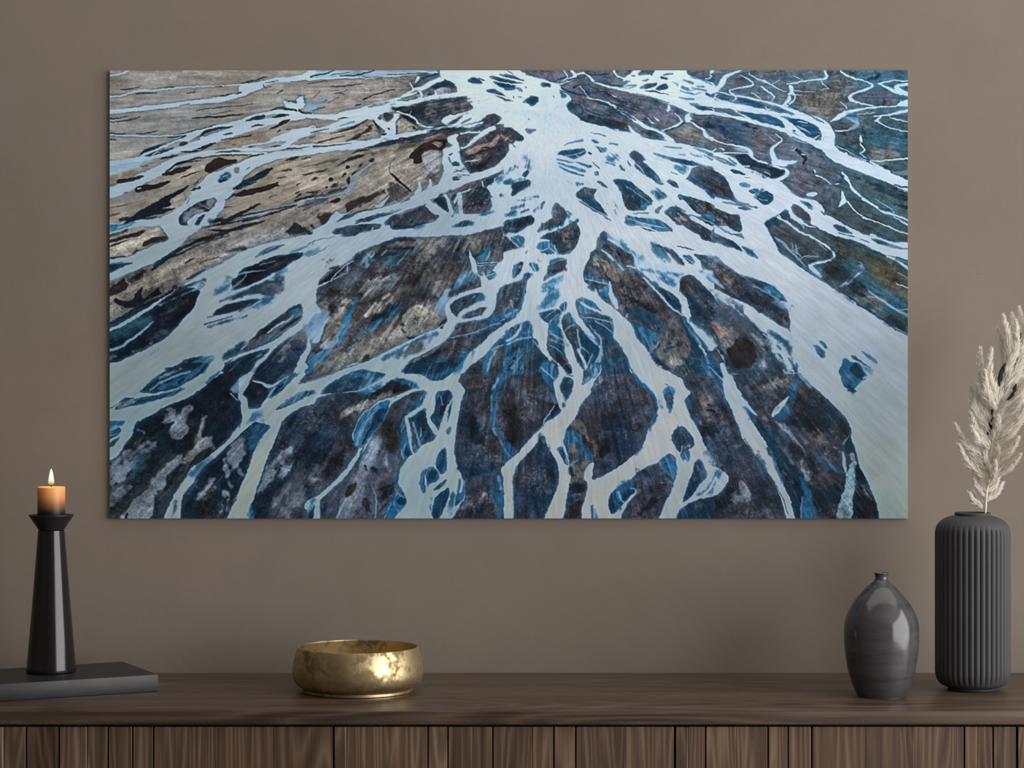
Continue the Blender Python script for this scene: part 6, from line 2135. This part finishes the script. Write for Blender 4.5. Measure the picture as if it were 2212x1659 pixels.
# seams between the boards of each door, in pixels at the frame (light: an edge that stands proud)
SEAMS = {-754.5: [(-728, 1), (-520, 0), (-455, 0), (-330, 1), (-210, 0), (-90, 0)],
         -17: [(8, 1), (56, 0), (128, 0), (188, 1), (233, 0), (286, 0), (331, 0), (470, 2), (590, 2)],
         720.7: [(748.5, 1), (840, 2), (924, 0), (967, 0), (1021, 2), (1064, 0), (1150, 2), (1196, 0), (1243, 0), (1350, 2)],
         1458: [(1487, 1), (1524, 0), (1590, 2), (1659, 0), (1702, 0), (1753, 0), (1870, 2), (1975, 2), (2083, 0), (2112, 2), (2145, 0)],
         2197: [(2222, 1), (2300, 0), (2390, 0), (2520, 0), (2660, 0), (2800, 0)]}
rnd = random.Random(4)
DZ0, DZ1 = .115, TOP_Z-THK-.0045
def make_door(p0, p1, seams):
    x0 = fx(p0)+.0014; x1 = fx(p1)-.0014
    cuts = [x0]+[fx(p) for p, k in seams]+[x1]; kinds = [None]+[k for p, k in seams]+[None]
    me_v, me_f, seeds = [], [], []
    for i in range(len(cuts)-1):
        a, b = cuts[i], cuts[i+1]
        ga = .0000 if kinds[i] is None else (.0012 if kinds[i] == 0 else (.0004 if kinds[i] == 1 else 0.))
        gb = .0000 if kinds[i+1] is None else (.0008 if kinds[i+1] == 0 else (.0002 if kinds[i+1] == 1 else 0.))
        proud = -.0018 if (kinds[i+1] == 1) else rnd.uniform(0, .0006)
        c = .0006; cb = .0016 if kinds[i+1] == 1 else c
        y0 = DOOR_Y+proud; y1 = DOOR_Y+.02
        prof = [(a+ga, y1), (a+ga, y0+c), (a+ga+c, y0), (b-gb-cb, y0), (b-gb, y0+cb), (b-gb, y1)]
        n0 = len(me_v)
        for z in (DZ0, DZ1):
            for x, y in prof: me_v.append((x-sx, y-sy, z))
        k = len(prof)
        for q in range(k):
            me_f.append((n0+q, n0+(q+1) % k, n0+k+(q+1) % k, n0+k+q))
        me_f.append(tuple(n0+q for q in reversed(range(k)))); me_f.append(tuple(n0+k+q for q in range(k)))
        seeds += [(rnd.uniform(0, 9), rnd.uniform(0, 9), rnd.uniform(0, 9))]*(2*k)
    me = bpy.data.meshes.new('door'); me.from_pydata(me_v, [], me_f)
    at = me.attributes.new('board', 'FLOAT_VECTOR', 'POINT')
    at.data.foreach_set('vector', np.array(seeds, np.float32).ravel())
    bm = bmesh.new(); bm.from_mesh(me); bmesh.ops.recalc_face_normals(bm, faces=bm.faces); bm.to_mesh(me); bm.free()
    return obj('door', me, M_DOORW, side)
gaps = sorted(SEAMS)+[2197+737.5]
for g0, g1 in zip(gaps[:-1], gaps[1:]):
    make_door(g0, g1, SEAMS[g0])

# ------------------------------------------------------------------ the picture on the wall
PFACE = WALL_Y-.0065
pa, pb = px(PX0, PY0+PH, PFACE), px(PX0+PW, PY0, PFACE)
pic = thing('wall_picture', 'wide frameless aerial picture of white and blue braided rivers on the wall', 'picture',
            ((pa.x+pb.x)/2, WALL_Y, (pa.z+pb.z)/2))
pw, ph_ = pb.x-pa.x, pb.z-pa.z
M_EDGE = material('panel_edge', lin(150, 156, 158), .3)
obj('panel', box((-pw/2, -.0064, -ph_/2), (pw/2, 0, ph_/2), .0004), M_EDGE, pic)

def print_mesh():
    img = paint_print(ART)
    GX, GY = 1293, 727
    u = np.linspace(0, PW-1, GX); v = np.linspace(0, PH-1, GY)
    ui = np.minimum(u.astype(int), PW-2); vi = np.minimum(v.astype(int), PH-2)
    fu = (u-ui)[None, :, None]; fv = (v-vi)[:, None, None]
    a = img[vi][:, ui]; b = img[vi][:, ui+1]; c = img[vi+1][:, ui]; d = img[vi+1][:, ui+1]
    col = (a*(1-fu)+b*fu)*(1-fv)+(c*(1-fu)+d*fu)*fv
    col = np.where(col > .04045, ((col+.055)/1.055)**2.4, col/12.92)*np.array(PRINT_INK)
    col *= (1.02-.13*np.linspace(0, 1, GX))[None, :, None]        # colour dimmed rightwards to counter the stronger window light there
    col = np.clip(col, .003, .93)
    co = np.zeros((GY, GX, 3), np.float32)
    co[..., 0] = np.linspace(-pw/2, pw/2, GX)[None]; co[..., 2] = np.linspace(ph_/2, -ph_/2, GY)[:, None]; co[..., 1] = -.0066
    me = bpy.data.meshes.new('printed_face')
    nv = GX*GY; nf = (GX-1)*(GY-1)
    me.vertices.add(nv); me.vertices.foreach_set('co', co.ravel())
    ii = (np.arange(GY-1)[:, None]*GX+np.arange(GX-1)[None]).ravel()
    quad = np.stack([ii, ii+GX, ii+GX+1, ii+1], 1).astype(np.int32)
    me.loops.add(nf*4); me.loops.foreach_set('vertex_index', quad.ravel())
    me.polygons.add(nf); me.polygons.foreach_set('loop_start', np.arange(0, nf*4, 4, dtype=np.int32))
    me.update(calc_edges=True)
    at = me.color_attributes.new('ink', 'FLOAT_COLOR', 'POINT')
    rgba = np.ones((nv, 4), np.float32); rgba[:, :3] = col.reshape(-1, 3)
    at.data.foreach_set('color', rgba.ravel())
    return me

def print_material():
    m = material('river_print', (.5, .5, .5, 1), .5, spec=.12); N = Nodes(m)
    at = N.n('ShaderNodeAttribute', attribute_name='ink')
    v = N.coords()
    g = N.noise(v, 900, 2, .6)
    col = N.mix(.5, at.outputs['Color'], N.ramp(g, [(.25, (.78, .78, .78, 1)), (.75, (1.2, 1.2, 1.2, 1))]), 'MULTIPLY')
    N.l(col, N.b.inputs['Base Color'])
    return m
PRINT_INK = (1.31, 1.37, 1.44)
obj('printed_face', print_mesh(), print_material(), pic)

# ------------------------------------------------------------------ slab and candlestick
SLAB_H = .027
slab_m = material('dark_slab', lin(52, 52, 54), .5); N = Nodes(slab_m)
v = N.coords(); nz = N.noise(v, 18, 5, .6)
N.l(N.ramp(nz, [(.3, lin(26, 26, 28)), (.7, lin(38, 38, 40))]), N.b.inputs['Base Color'])
N.l(N.math('ADD', N.math('MULTIPLY', nz, .25), .32), N.b.inputs['Roughness']); N.bump(N.noise(v, 160, 4), .1, .001)
corner = Vector((-.565, 3.549)); ang = math.atan2(.458, .889)
SL, SW = .28, .185
cen = corner+Vector((-math.cos(ang), -math.sin(ang)))*SL/2+Vector((-math.sin(ang), math.cos(ang)))*SW/2
slab = smooth(obj('slab', box((-SL/2, -SW/2, 0), (SL/2, SW/2, SLAB_H), .0012), slab_m, None, (cen.x, cen.y, TOP_Z+.0002), (0, 0, ang)), 40)
tag(slab, 'flat charcoal rectangular slab lying askew under the black candlestick', 'slab')

S = 1/1341.9
cz = TOP_Z+SLAB_H+.0004
M_BLACK = material('black_lacquer', (.011, .010, .011, 1), .22, spec=.5); N = Nodes(M_BLACK)
v = N.coords(); N.l(N.math('ADD', N.math('MULTIPLY', N.noise(v, 60, 4), .1), .12), N.b.inputs['Roughness'])
M_BLACKM = material('black_matte', (.012, .011, .012, 1), .42)
cx, cy = (110.5-IMG_W/2)*S, 3.578
stick = thing('candlestick', 'tall tapering black candlestick with a flared cup on the dark slab', 'candlestick', (cx, cy, cz))
y0 = 1452
def hz(y): return (y0-y)*S
prof = [(0, 0), (50*S, 0), (52.4*S, .0012), (53.2*S, .0035), (52.6*S, .0075)]
for i in range(1, 13):
    t = i/12; prof.append(((52.6+(28.2-52.6)*t**.96)*S, .0075+(hz(1146)-.0075)*t))
prof += [(26.0*S, hz(1145.4)), (0, hz(1145.4))]
smooth(obj('stem', lathe(prof, 128), M_BLACK, stick), 35)
cup = [(0, hz(1145.4)), (26*S, hz(1145.4)), (27.6*S, hz(1144.6)), (28.4*S, hz(1143)), (46.8*S, hz(1115.4)), (47.8*S, hz(1113.4)), (47.6*S, hz(1112.2)),
       (46.4*S, hz(1112.0)), (40*S, hz(1114)), (30.5*S, hz(1115)), (30.4*S, hz(1117)), (0, hz(1117))]
smooth(obj('cup', lathe(cup, 128), M_BLACKM, stick), 30)

wax = material('painted_glow_wax', lin(205, 132, 68), .38, spec=.4); N = Nodes(wax)
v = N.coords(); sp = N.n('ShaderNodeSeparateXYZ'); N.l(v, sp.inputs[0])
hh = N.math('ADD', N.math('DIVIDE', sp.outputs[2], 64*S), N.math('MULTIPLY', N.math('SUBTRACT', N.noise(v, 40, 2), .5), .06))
N.l(N.ramp(hh, [(0., (.012, .010, .010, 1)), (.18, (.02, .015, .013, 1)), (.42, lin(150, 95, 60)), (.7, lin(226, 152, 92)), (1., lin(244, 176, 108))]), N.b.inputs['Base Color'])  # flame glow painted into the wax colour, fading to a near-black foot
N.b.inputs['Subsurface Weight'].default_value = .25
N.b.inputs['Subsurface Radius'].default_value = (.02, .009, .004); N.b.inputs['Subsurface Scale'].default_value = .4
CB = hz(1116.6)
candle = thing('candle', 'lit pillar candle with a painted orange glow fading to black at its foot in the candlestick cup', 'candle', (cx, cy, cz+CB))
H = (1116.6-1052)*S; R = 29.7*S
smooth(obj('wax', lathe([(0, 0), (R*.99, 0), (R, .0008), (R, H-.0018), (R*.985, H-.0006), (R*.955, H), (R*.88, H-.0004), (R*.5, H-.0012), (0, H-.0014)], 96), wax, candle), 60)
wick_m = material('burnt_wick', (.02, .016, .012, 1), .9)
bmw = bmesh.new(); pts = [(0, 0), (.0004, .0018), (.0008, .0042)]
wk = lathe([(0, H-.0014), (.0008, H-.0012), (.0007, H+.002), (.0006, H+.0052), (0, H+.0056)], 12); bmw.free()
obj('wick', wk, wick_m, candle)
fl = material('flame', (1, .9, .7, 1), .5); N = Nodes(fl)
v = N.coords(); sp = N.n('ShaderNodeSeparateXYZ'); N.l(v, sp.inputs[0])
t = N.math('DIVIDE', N.math('SUBTRACT', sp.outputs[2], H+.003), .026)
N.l(N.ramp(t, [(0., (.25, .16, .03, 1)), (.14, (.75, .55, .22, 1)), (.30, (1, .93, .82, 1)), (1., (1, .95, .88, 1))]), N.b.inputs['Emission Color'])
N.b.inputs['Emission Strength'].default_value = 1.0; N.b.inputs['Base Color'].default_value = (.02, .02, .02, 1); N.b.inputs['Roughness'].default_value = 1; N.b.inputs['Specular IOR Level'].default_value = 0
FB, FT = H+.0028, H+(1052-1013)*S
fp = [(0, FB)]+[(.0047*f, FB+(FT-FB)*k) for k, f in ((.02, .62), (.06, .9), (.12, 1.0), (.2, .99), (.32, .93), (.48, .82), (.64, .68), (.78, .52), (.9, .32), (.97, .15))]+[(0, FT)]
smooth(obj('flame', lathe(fp, 32), fl, candle), 80)
fd = bpy.data.lights.new('flame_light', 'POINT'); fd.energy = .12; fd.color = (1, .62, .28); fd.shadow_soft_size = .006
fo = bpy.data.objects.new('flame_light', fd); COLL.objects.link(fo); fo.location = (cx, cy, cz+CB+FT+.003)

# ------------------------------------------------------------------ brass bowl
S = 1/1350.
bowl = thing('bowl', 'wide low aged brass bowl with patina spots on the sideboard top', 'bowl', ((773-IMG_W/2)*S, 3.555, TOP_Z+.0003))
brass = material('aged_brass', lin(190, 160, 105), .3, metal=1.); N = Nodes(brass)
v = N.coords()
n1 = N.noise(v, 26, 7, .68, .3); n2 = N.noise(v, 95, 5, .6); n3 = N.noise(N.coords((1, 1, .35)), 12, 4)
spot = N.ramp(N.math('ADD', N.math('MULTIPLY', n1, .8), N.math('MULTIPLY', n2, .25)), [(.50, (0, 0, 0, 1)), (.60, (1, 1, 1, 1))])
clean = N.ramp(n3, [(.3, lin(192, 168, 124)), (.7, lin(218, 198, 158))])
N.l(N.mix(N.math('MULTIPLY', spot, .8), clean, lin(112, 95, 66)), N.b.inputs['Base Color'])
N.l(N.math('ADD', N.math('MULTIPLY', spot, .22), N.math('ADD', .37, N.math('MULTIPLY', n2, .12))), N.b.inputs['Roughness'])
N.bump(N.math('ADD', n1, N.math('MULTIPLY', n2, .5)), .07, .002)
op = spline([(.0862, .0062), (.0905, .0072), (.0965, .0105), (.1010, .0165), (.1036, .0235), (.1044, .0300), (.1036, .0400), (.1012, .0520), (.0985, .0620), (.0958, .0702)], 5)
prof = [(p.x, p.y) for p in op]
prof += [(.0954, .0709), (.0946, .0707), (.0942, .0698)]
ip = spline([(.0942, .0698), (.0970, .0610), (.0997, .0515), (.1020, .0400), (.1028, .0300), (.1018, .0235), (.0985, .0172), (.093, .0130), (.08, .0112), (.0, .0108)], 4)
prof += [(p.x, p.y) for p in ip[1:]]
prof[-1] = (0, prof[-1][1])
smooth(obj('body', lathe([(0, .0060), (.084, .0060)]+prof, 160), brass, bowl), 50)
smooth(obj('foot_ring', lathe([(.080, .0058), (.0800, .0002), (.0868, 0), (.0876, .0008), (.0876, .0046), (.0866, .0056), (.0850, .0062), (.080, .0062)], 160, closed=True), brass, bowl), 35)

# ------------------------------------------------------------------ glazed bottle vase
S = 1/1372.6
vase = thing('bottle_vase', 'small round-shouldered grey glazed bottle vase left of the ribbed vase', 'vase', ((1904-IMG_W/2)*S, 3.497, TOP_Z+.0003))
by = 1503.5
raw = [(1503.0, 52.2), (1500.5, 53.0), (1486, 60.0), (1457, 69.8), (1428, 75.8), (1399, 79.5), (1368, 80.6), (1342, 78.4), (1319, 70.0), (1295, 55.6), (1272, 35.5), (1262, 24.0), (1256, 17.2), (1250, 13.8), (1245, 13.7), (1241, 15.0), (1238.6, 15.9)]
pr = [(p.x, p.y) for p in spline([(r*S, (by-y)*S) for y, r in raw], 6)]
inner = [(15.4*S, (by-1237.6)*S), (14.2*S, (by-1237.8)*S), (11.4*S, (by-1245)*S), (11.2*S, (by-1251)*S), (15*S, (by-1258)*S), (34*S, (by-1275)*S), (76*S, (by-1345)*S), (77*S, (by-1370)*S), (57*S, (by-1484)*S), (0, (by-1494)*S)]
glaze = material('grey_glaze', lin(70, 70, 73), .14, spec=.5); N = Nodes(glaze)
vb = N.coords((.6, .6, 9)); band = N.noise(vb, 5, 5, .6, .5); fine = N.noise(N.coords((1, 1, 4)), 45, 4)
N.l(N.ramp(N.math('ADD', N.math('MULTIPLY', band, .75), N.math('MULTIPLY', fine, .25)), [(.3, lin(54, 53, 55)), (.55, lin(73, 72, 75)), (.8, lin(92, 91, 95))]), N.b.inputs['Base Color'])
N.l(N.math('ADD', .10, N.math('MULTIPLY', fine, .14)), N.b.inputs['Roughness']); N.bump(band, .06, .003)
smooth(obj('body', lathe([(0, 0), (50*S, 0)]+pr+inner, 128), glaze, vase), 60)

# ------------------------------------------------------------------ ribbed vase
S = 1/1341.9
rv = thing('ribbed_vase', 'tall matte charcoal cylinder vase with vertical ribs holding dried pampas', 'vase', ((2101-IMG_W/2)*S, 3.577, TOP_Z+.0003))
by = 1488.4
def h2(y): return (by-y)*S
matte = material('matte_charcoal', lin(74, 74, 76), .62, spec=.35); N = Nodes(matte)
v = N.coords(); N.bump(N.noise(v, 300, 3), .05, .0006)
N.l(N.ramp(N.noise(v, 14, 3), [(.3, lin(63, 63, 65)), (.7, lin(68, 68, 70))]), N.b.inputs['Base Color'])
zb0, zb1, zt1, zt0 = h2(1482), h2(1460), h2(1150), h2(1128)
def rib(a, r, z):
    k = 0.
    if zb0 < z < zt0:
        k = min(1, (z-zb0)/(zb1-zb0), (zt0-z)/(zt0-zt1)); k = k*k*(3-2*k)
    u = (a*40/(2*PI)) % 1.0
    return r-.0027*k*(1-abs(math.sin(PI*u))**.75)
raw = [(1483.2, 52.8), (1481.5, 60), (1479, 66), (1474, 72), (1467, 76.6), (1459, 79.2), (1450, 80.4)]
prof = [(0, 0), (52*S, 0), (52.6*S, .0006), (52.6*S, h2(1484))]
prof += [(p.x, p.y) for p in spline([(r*S, h2(y)) for y, r in raw], 4)]
for i in range(1, 14): prof.append((80.4*S, h2(1450)+(h2(1160)-h2(1450))*i/14))
prof += [(p.x, p.y) for p in spline([(r*S, h2(y)) for y, r in [(1160, 80.4), (1148, 79.9), (1139, 77.6), (1131, 73), (1124.5, 66.5), (1119.5, 58), (1116, 48), (1114.2, 39.4)]], 5)]
prof += [(37.6*S, h2(1113.6)), (37.4*S, h2(1112)), (38.6*S, h2(1111)), (38.8*S, h2(1108.6)), (38*S, h2(1107.4)), (36*S, h2(1107.6)), (34.6*S, h2(1109.4)), (34.4*S, h2(1114)),
         (60*S, h2(1124)), (74*S, h2(1145)), (74*S, h2(1450)), (50*S, h2(1478)), (0, h2(1480))]
smooth(obj('body', lathe(prof, 480, rib), matte, rv), 70)

# ------------------------------------------------------------------ dried pampas
PY_ = 3.577
def gp(vx, vy, dy=0.):
    p = px(1990+vx/3.072, 640+vy/3.072, PY_); p.y += dy; return p
base = gp(425, 1448)
pam = thing('dried_pampas', 'cream dried pampas grass plume leaning right out of the ribbed vase', 'dried grass', base)
def fibre_material(name, c0, c1):
    m = material(name, c0, .8, spec=.2); N = Nodes(m)
    at = N.n('ShaderNodeAttribute', attribute_name='tone')
    N.l(N.ramp(at.outputs['Fac'], [(0, c0), (1, c1)]), N.b.inputs['Base Color'])
    tr = N.n('ShaderNodeBsdfTranslucent'); mx = N.n('ShaderNodeMixShader'); mx.inputs[0].default_value = .5
    N.l(N.b.inputs['Base Color'].links[0].from_socket, tr.inputs['Color'])
    out = m.node_tree.nodes['Material Output']
    N.l(N.b.outputs[0], mx.inputs[1]); N.l(tr.outputs[0], mx.inputs[2]); N.l(mx.outputs[0], out.inputs['Surface'])
    return m
M_PLUME = fibre_material('cream_plume', lin(232, 226, 214), lin(254, 251, 245))
M_STEM = material('straw_stem', lin(226, 214, 192), .7)
M_GAP_SHADE = material('gap_shade_black', (.012, .010, .009, 1), .9)  # black for added sheets that imitate shaded gaps in the pampas
rp = random.Random(11)
stem_c = [gp(*q) for q in ((415, 1520), (425, 1448), (432, 1330), (450, 1200), (468, 1050, .004), (480, 950, .009), (500, 800, .013), (528, 650, .015), (570, 500, .016), (650, 350, .016), (760, 190, .016), (880, 60, .016))]
def tube(path, r0, r1, n=7):
    bm = bmesh.new(); rings = []
    for i, p in enumerate(path):
        d = (path[min(i+1, len(path)-1)]-path[max(i-1, 0)]).normalized()
        s = d.cross(Vector((0, 1, 0))).normalized(); u = s.cross(d)
        r = r0+(r1-r0)*i/(len(path)-1)
        rings.append([bm.verts.new(p-base+(s*math.cos(2*PI*k/n)+u*math.sin(2*PI*k/n))*r) for k in range(n)])
    for A, B in zip(rings[:-1], rings[1:]):
        for k in range(n): bm.faces.new((A[k], A[(k+1) % n], B[(k+1) % n], B[k]))
    bm.faces.new(rings[0]); bm.faces.new(rings[-1])
    bmesh.ops.recalc_face_normals(bm, faces=bm.faces)
    return bm
smooth(obj('stem', tube(spline(stem_c, 5), .0019, .0011), M_STEM, pam), 80)

def plume(p0, p1, wid, n, bend=.12, dy=0., seed=0):
    """a feathery spikelet: hair-fine blades leaving a curved spine"""
    q = random.Random(seed)
    a = gp(*p0); b = gp(*p1, dy); L = (b-a).length
    d = (b-a).normalized(); side_ = d.cross(Vector((0, 1, 0))).normalized()
    if side_.z < 0: side_ = -side_
    mid_ = (a+b)/2-side_*bend*L
    sp_ = spline([a, a.lerp(mid_, .55)*.5+a.lerp(mid_, .5)*.5, mid_, mid_.lerp(b, .55)-side_*bend*L*.18, b], 8)
    V, F, T = [], [], []
    def blade(r, dirv, ln, w, tone):
        s = dirv.cross(Vector((q.uniform(-1, 1), q.uniform(-1, 1), q.uniform(-1, 1)))).normalized()
        sag = d*ln*.18
        m_ = r+dirv*ln*.5; e = r+dirv*ln+sag
        i = len(V)
        for p, ww in ((r, w*.5), (m_, w)):
            V.append(p+s*ww-base); V.append(p-s*ww-base)
        V.append(e-base); T.extend([.3+tone*.6, .3+tone*.6, .35+tone*.65, .35+tone*.65, 1.])
        F.append((i, i+1, i+3, i+2)); F.append((i+2, i+3, i+4))
    N_ = len(sp_)-1
    for k in range(n):
        t = q.random()**.8
        f = t*N_; j = min(int(f), N_-1); r = sp_[j].lerp(sp_[j+1], f-j)
        tg = (sp_[min(j+1, N_)]-sp_[max(j-1, 0)]).normalized()
        az = q.uniform(0, 2*PI)
        s2 = tg.cross(Vector((0, 1, 0))).normalized(); u2 = s2.cross(tg)
        out = s2*math.cos(az)+u2*math.sin(az)
        env = (math.sin(PI*min(1, .12+t*.88))**.6*.75+.25)*(1-.55*t)
        spread = q.uniform(.2, .8)
        dv = (tg+out*spread).normalized()
        r = r+out*wid*env*q.uniform(0, .55)
        blade(r, dv, wid*env*q.uniform(1.0, 2.2)+.002, q.uniform(.0005, .0009), q.random())
    for k in range(12):                      # the tapering tip
        blade(sp_[-1-k//3], (d+side_*q.uniform(-.25, .25)).normalized(), q.uniform(.004, .008), .00035, q.random())
    me = bpy.data.meshes.new('plume'); me.from_pydata([tuple(v) for v in V], [], F)
    at = me.attributes.new('tone', 'FLOAT', 'POINT'); at.data.foreach_set('value', np.array(T, np.float32))
    return obj('plume', me, M_PLUME, pam)

PLUMES = [((412, 1405), (322, 1308), .0048), ((428, 1330), (352, 1205), .0050), ((418, 1370), (372, 1300), .0040), ((438, 1220), (252, 988), .0070), ((440, 1160), (318, 972), .0064), ((450, 1100), (232, 848), .0072),
          ((455, 1010), (320, 866), .0060), ((462, 990), (334, 775), .0070), ((470, 920), (343, 603), .0078), ((482, 870), (388, 588), .0075), ((498, 760), (404, 498), .0078), ((505, 720), (383, 348), .0080),
          ((512, 700), (446, 353), .0076), ((520, 620), (524, 208), .0080), ((545, 560), (558, 128), .0080), ((565, 520), (600, 168), .0084), ((585, 490), (634, 114), .0084), ((620, 450), (680, 72), .0084),
          ((428, 1360), (550, 1245), .0050), ((440, 1300), (522, 1214), .0042), ((445, 1260), (474, 1095), .0060), ((458, 1210), (630, 1048), .0066), ((474, 1110), (506, 990), .0060), ((468, 1120), (620, 938), .0070),
          ((482, 1090), (584, 1016), .0048), ((484, 980), (648, 838), .0062), ((488, 960), (700, 660), .0105), ((505, 830), (740, 520), .0105), ((520, 760), (700, 590), .0090), ((535, 690), (735, 360), .0110),
          ((560, 600), (720, 220), .0100), ((640, 420), (760, 60), .0090), ((700, 330), (840, 0), .0090), ((600, 560), (800, 330), .0100), ((450, 1180), (430, 1010), .0060), ((470, 960), (500, 800), .0070), ((495, 820), (470, 640), .0075),
          ((525, 680), (560, 440), .0080), ((560, 560), (640, 300), .0085), ((432, 1310), (402, 1180), .0055)]
for i, (a_, b_, w_) in enumerate(PLUMES):
    left = b_[0] < a_[0]
    plume(a_, b_, w_, int(320+w_*66000), .10 if left else .08, rp.uniform(-.03, .035), 100+i)

def gap_shade(p0, p1, w, dy, seed):
    """a black curled sheet standing in for a shaded gap between the plumes"""
    q = random.Random(seed)
    a = gp(*p0, dy); b = gp(*p1, dy); d = b-a; s = d.cross(Vector((0, 1, 0))).normalized()
    bm = bmesh.new(); rows = []; bend = q.uniform(-1.2, 1.2)
    for k in range(11):
        t = k/10; ww = w*math.sin(PI*(.05+.9*t))**.8*q.uniform(.55, 1.15)
        c = a.lerp(b, t)+s*math.sin(PI*t)*w*bend-base
        rows.append([bm.verts.new(c+s*ww*e*q.uniform(.8, 1.2)+Vector((0, (1-e*e)*-.002, 0))) for e in (-1, -.4, .4, 1)])
    for A, B in zip(rows[:-1], rows[1:]):
        for e in range(3): bm.faces.new((A[e], A[e+1], B[e+1], B[e]))
    o = smooth(obj('gap_shade', bm, M_GAP_SHADE, pam), 80); o['label'] = 'painted dark gap between plumes'
for i, (a_, b_, w_) in enumerate((((515, 600), (560, 440), .0042), ((565, 690), (625, 580), .0040), ((470, 790), (512, 720), .0034), ((430, 930), (470, 820), .0034), ((400, 1120), (430, 1050), .0030),
                   ((640, 370), (662, 240), .0034), ((520, 900), (538, 800), .0028), ((415, 1010), (442, 940), .0026), ((600, 500), (640, 400), .0034), ((440, 870), (480, 800), .003))):
    gap_shade(a_, b_, w_, -.004 if i < 2 else .001, i)
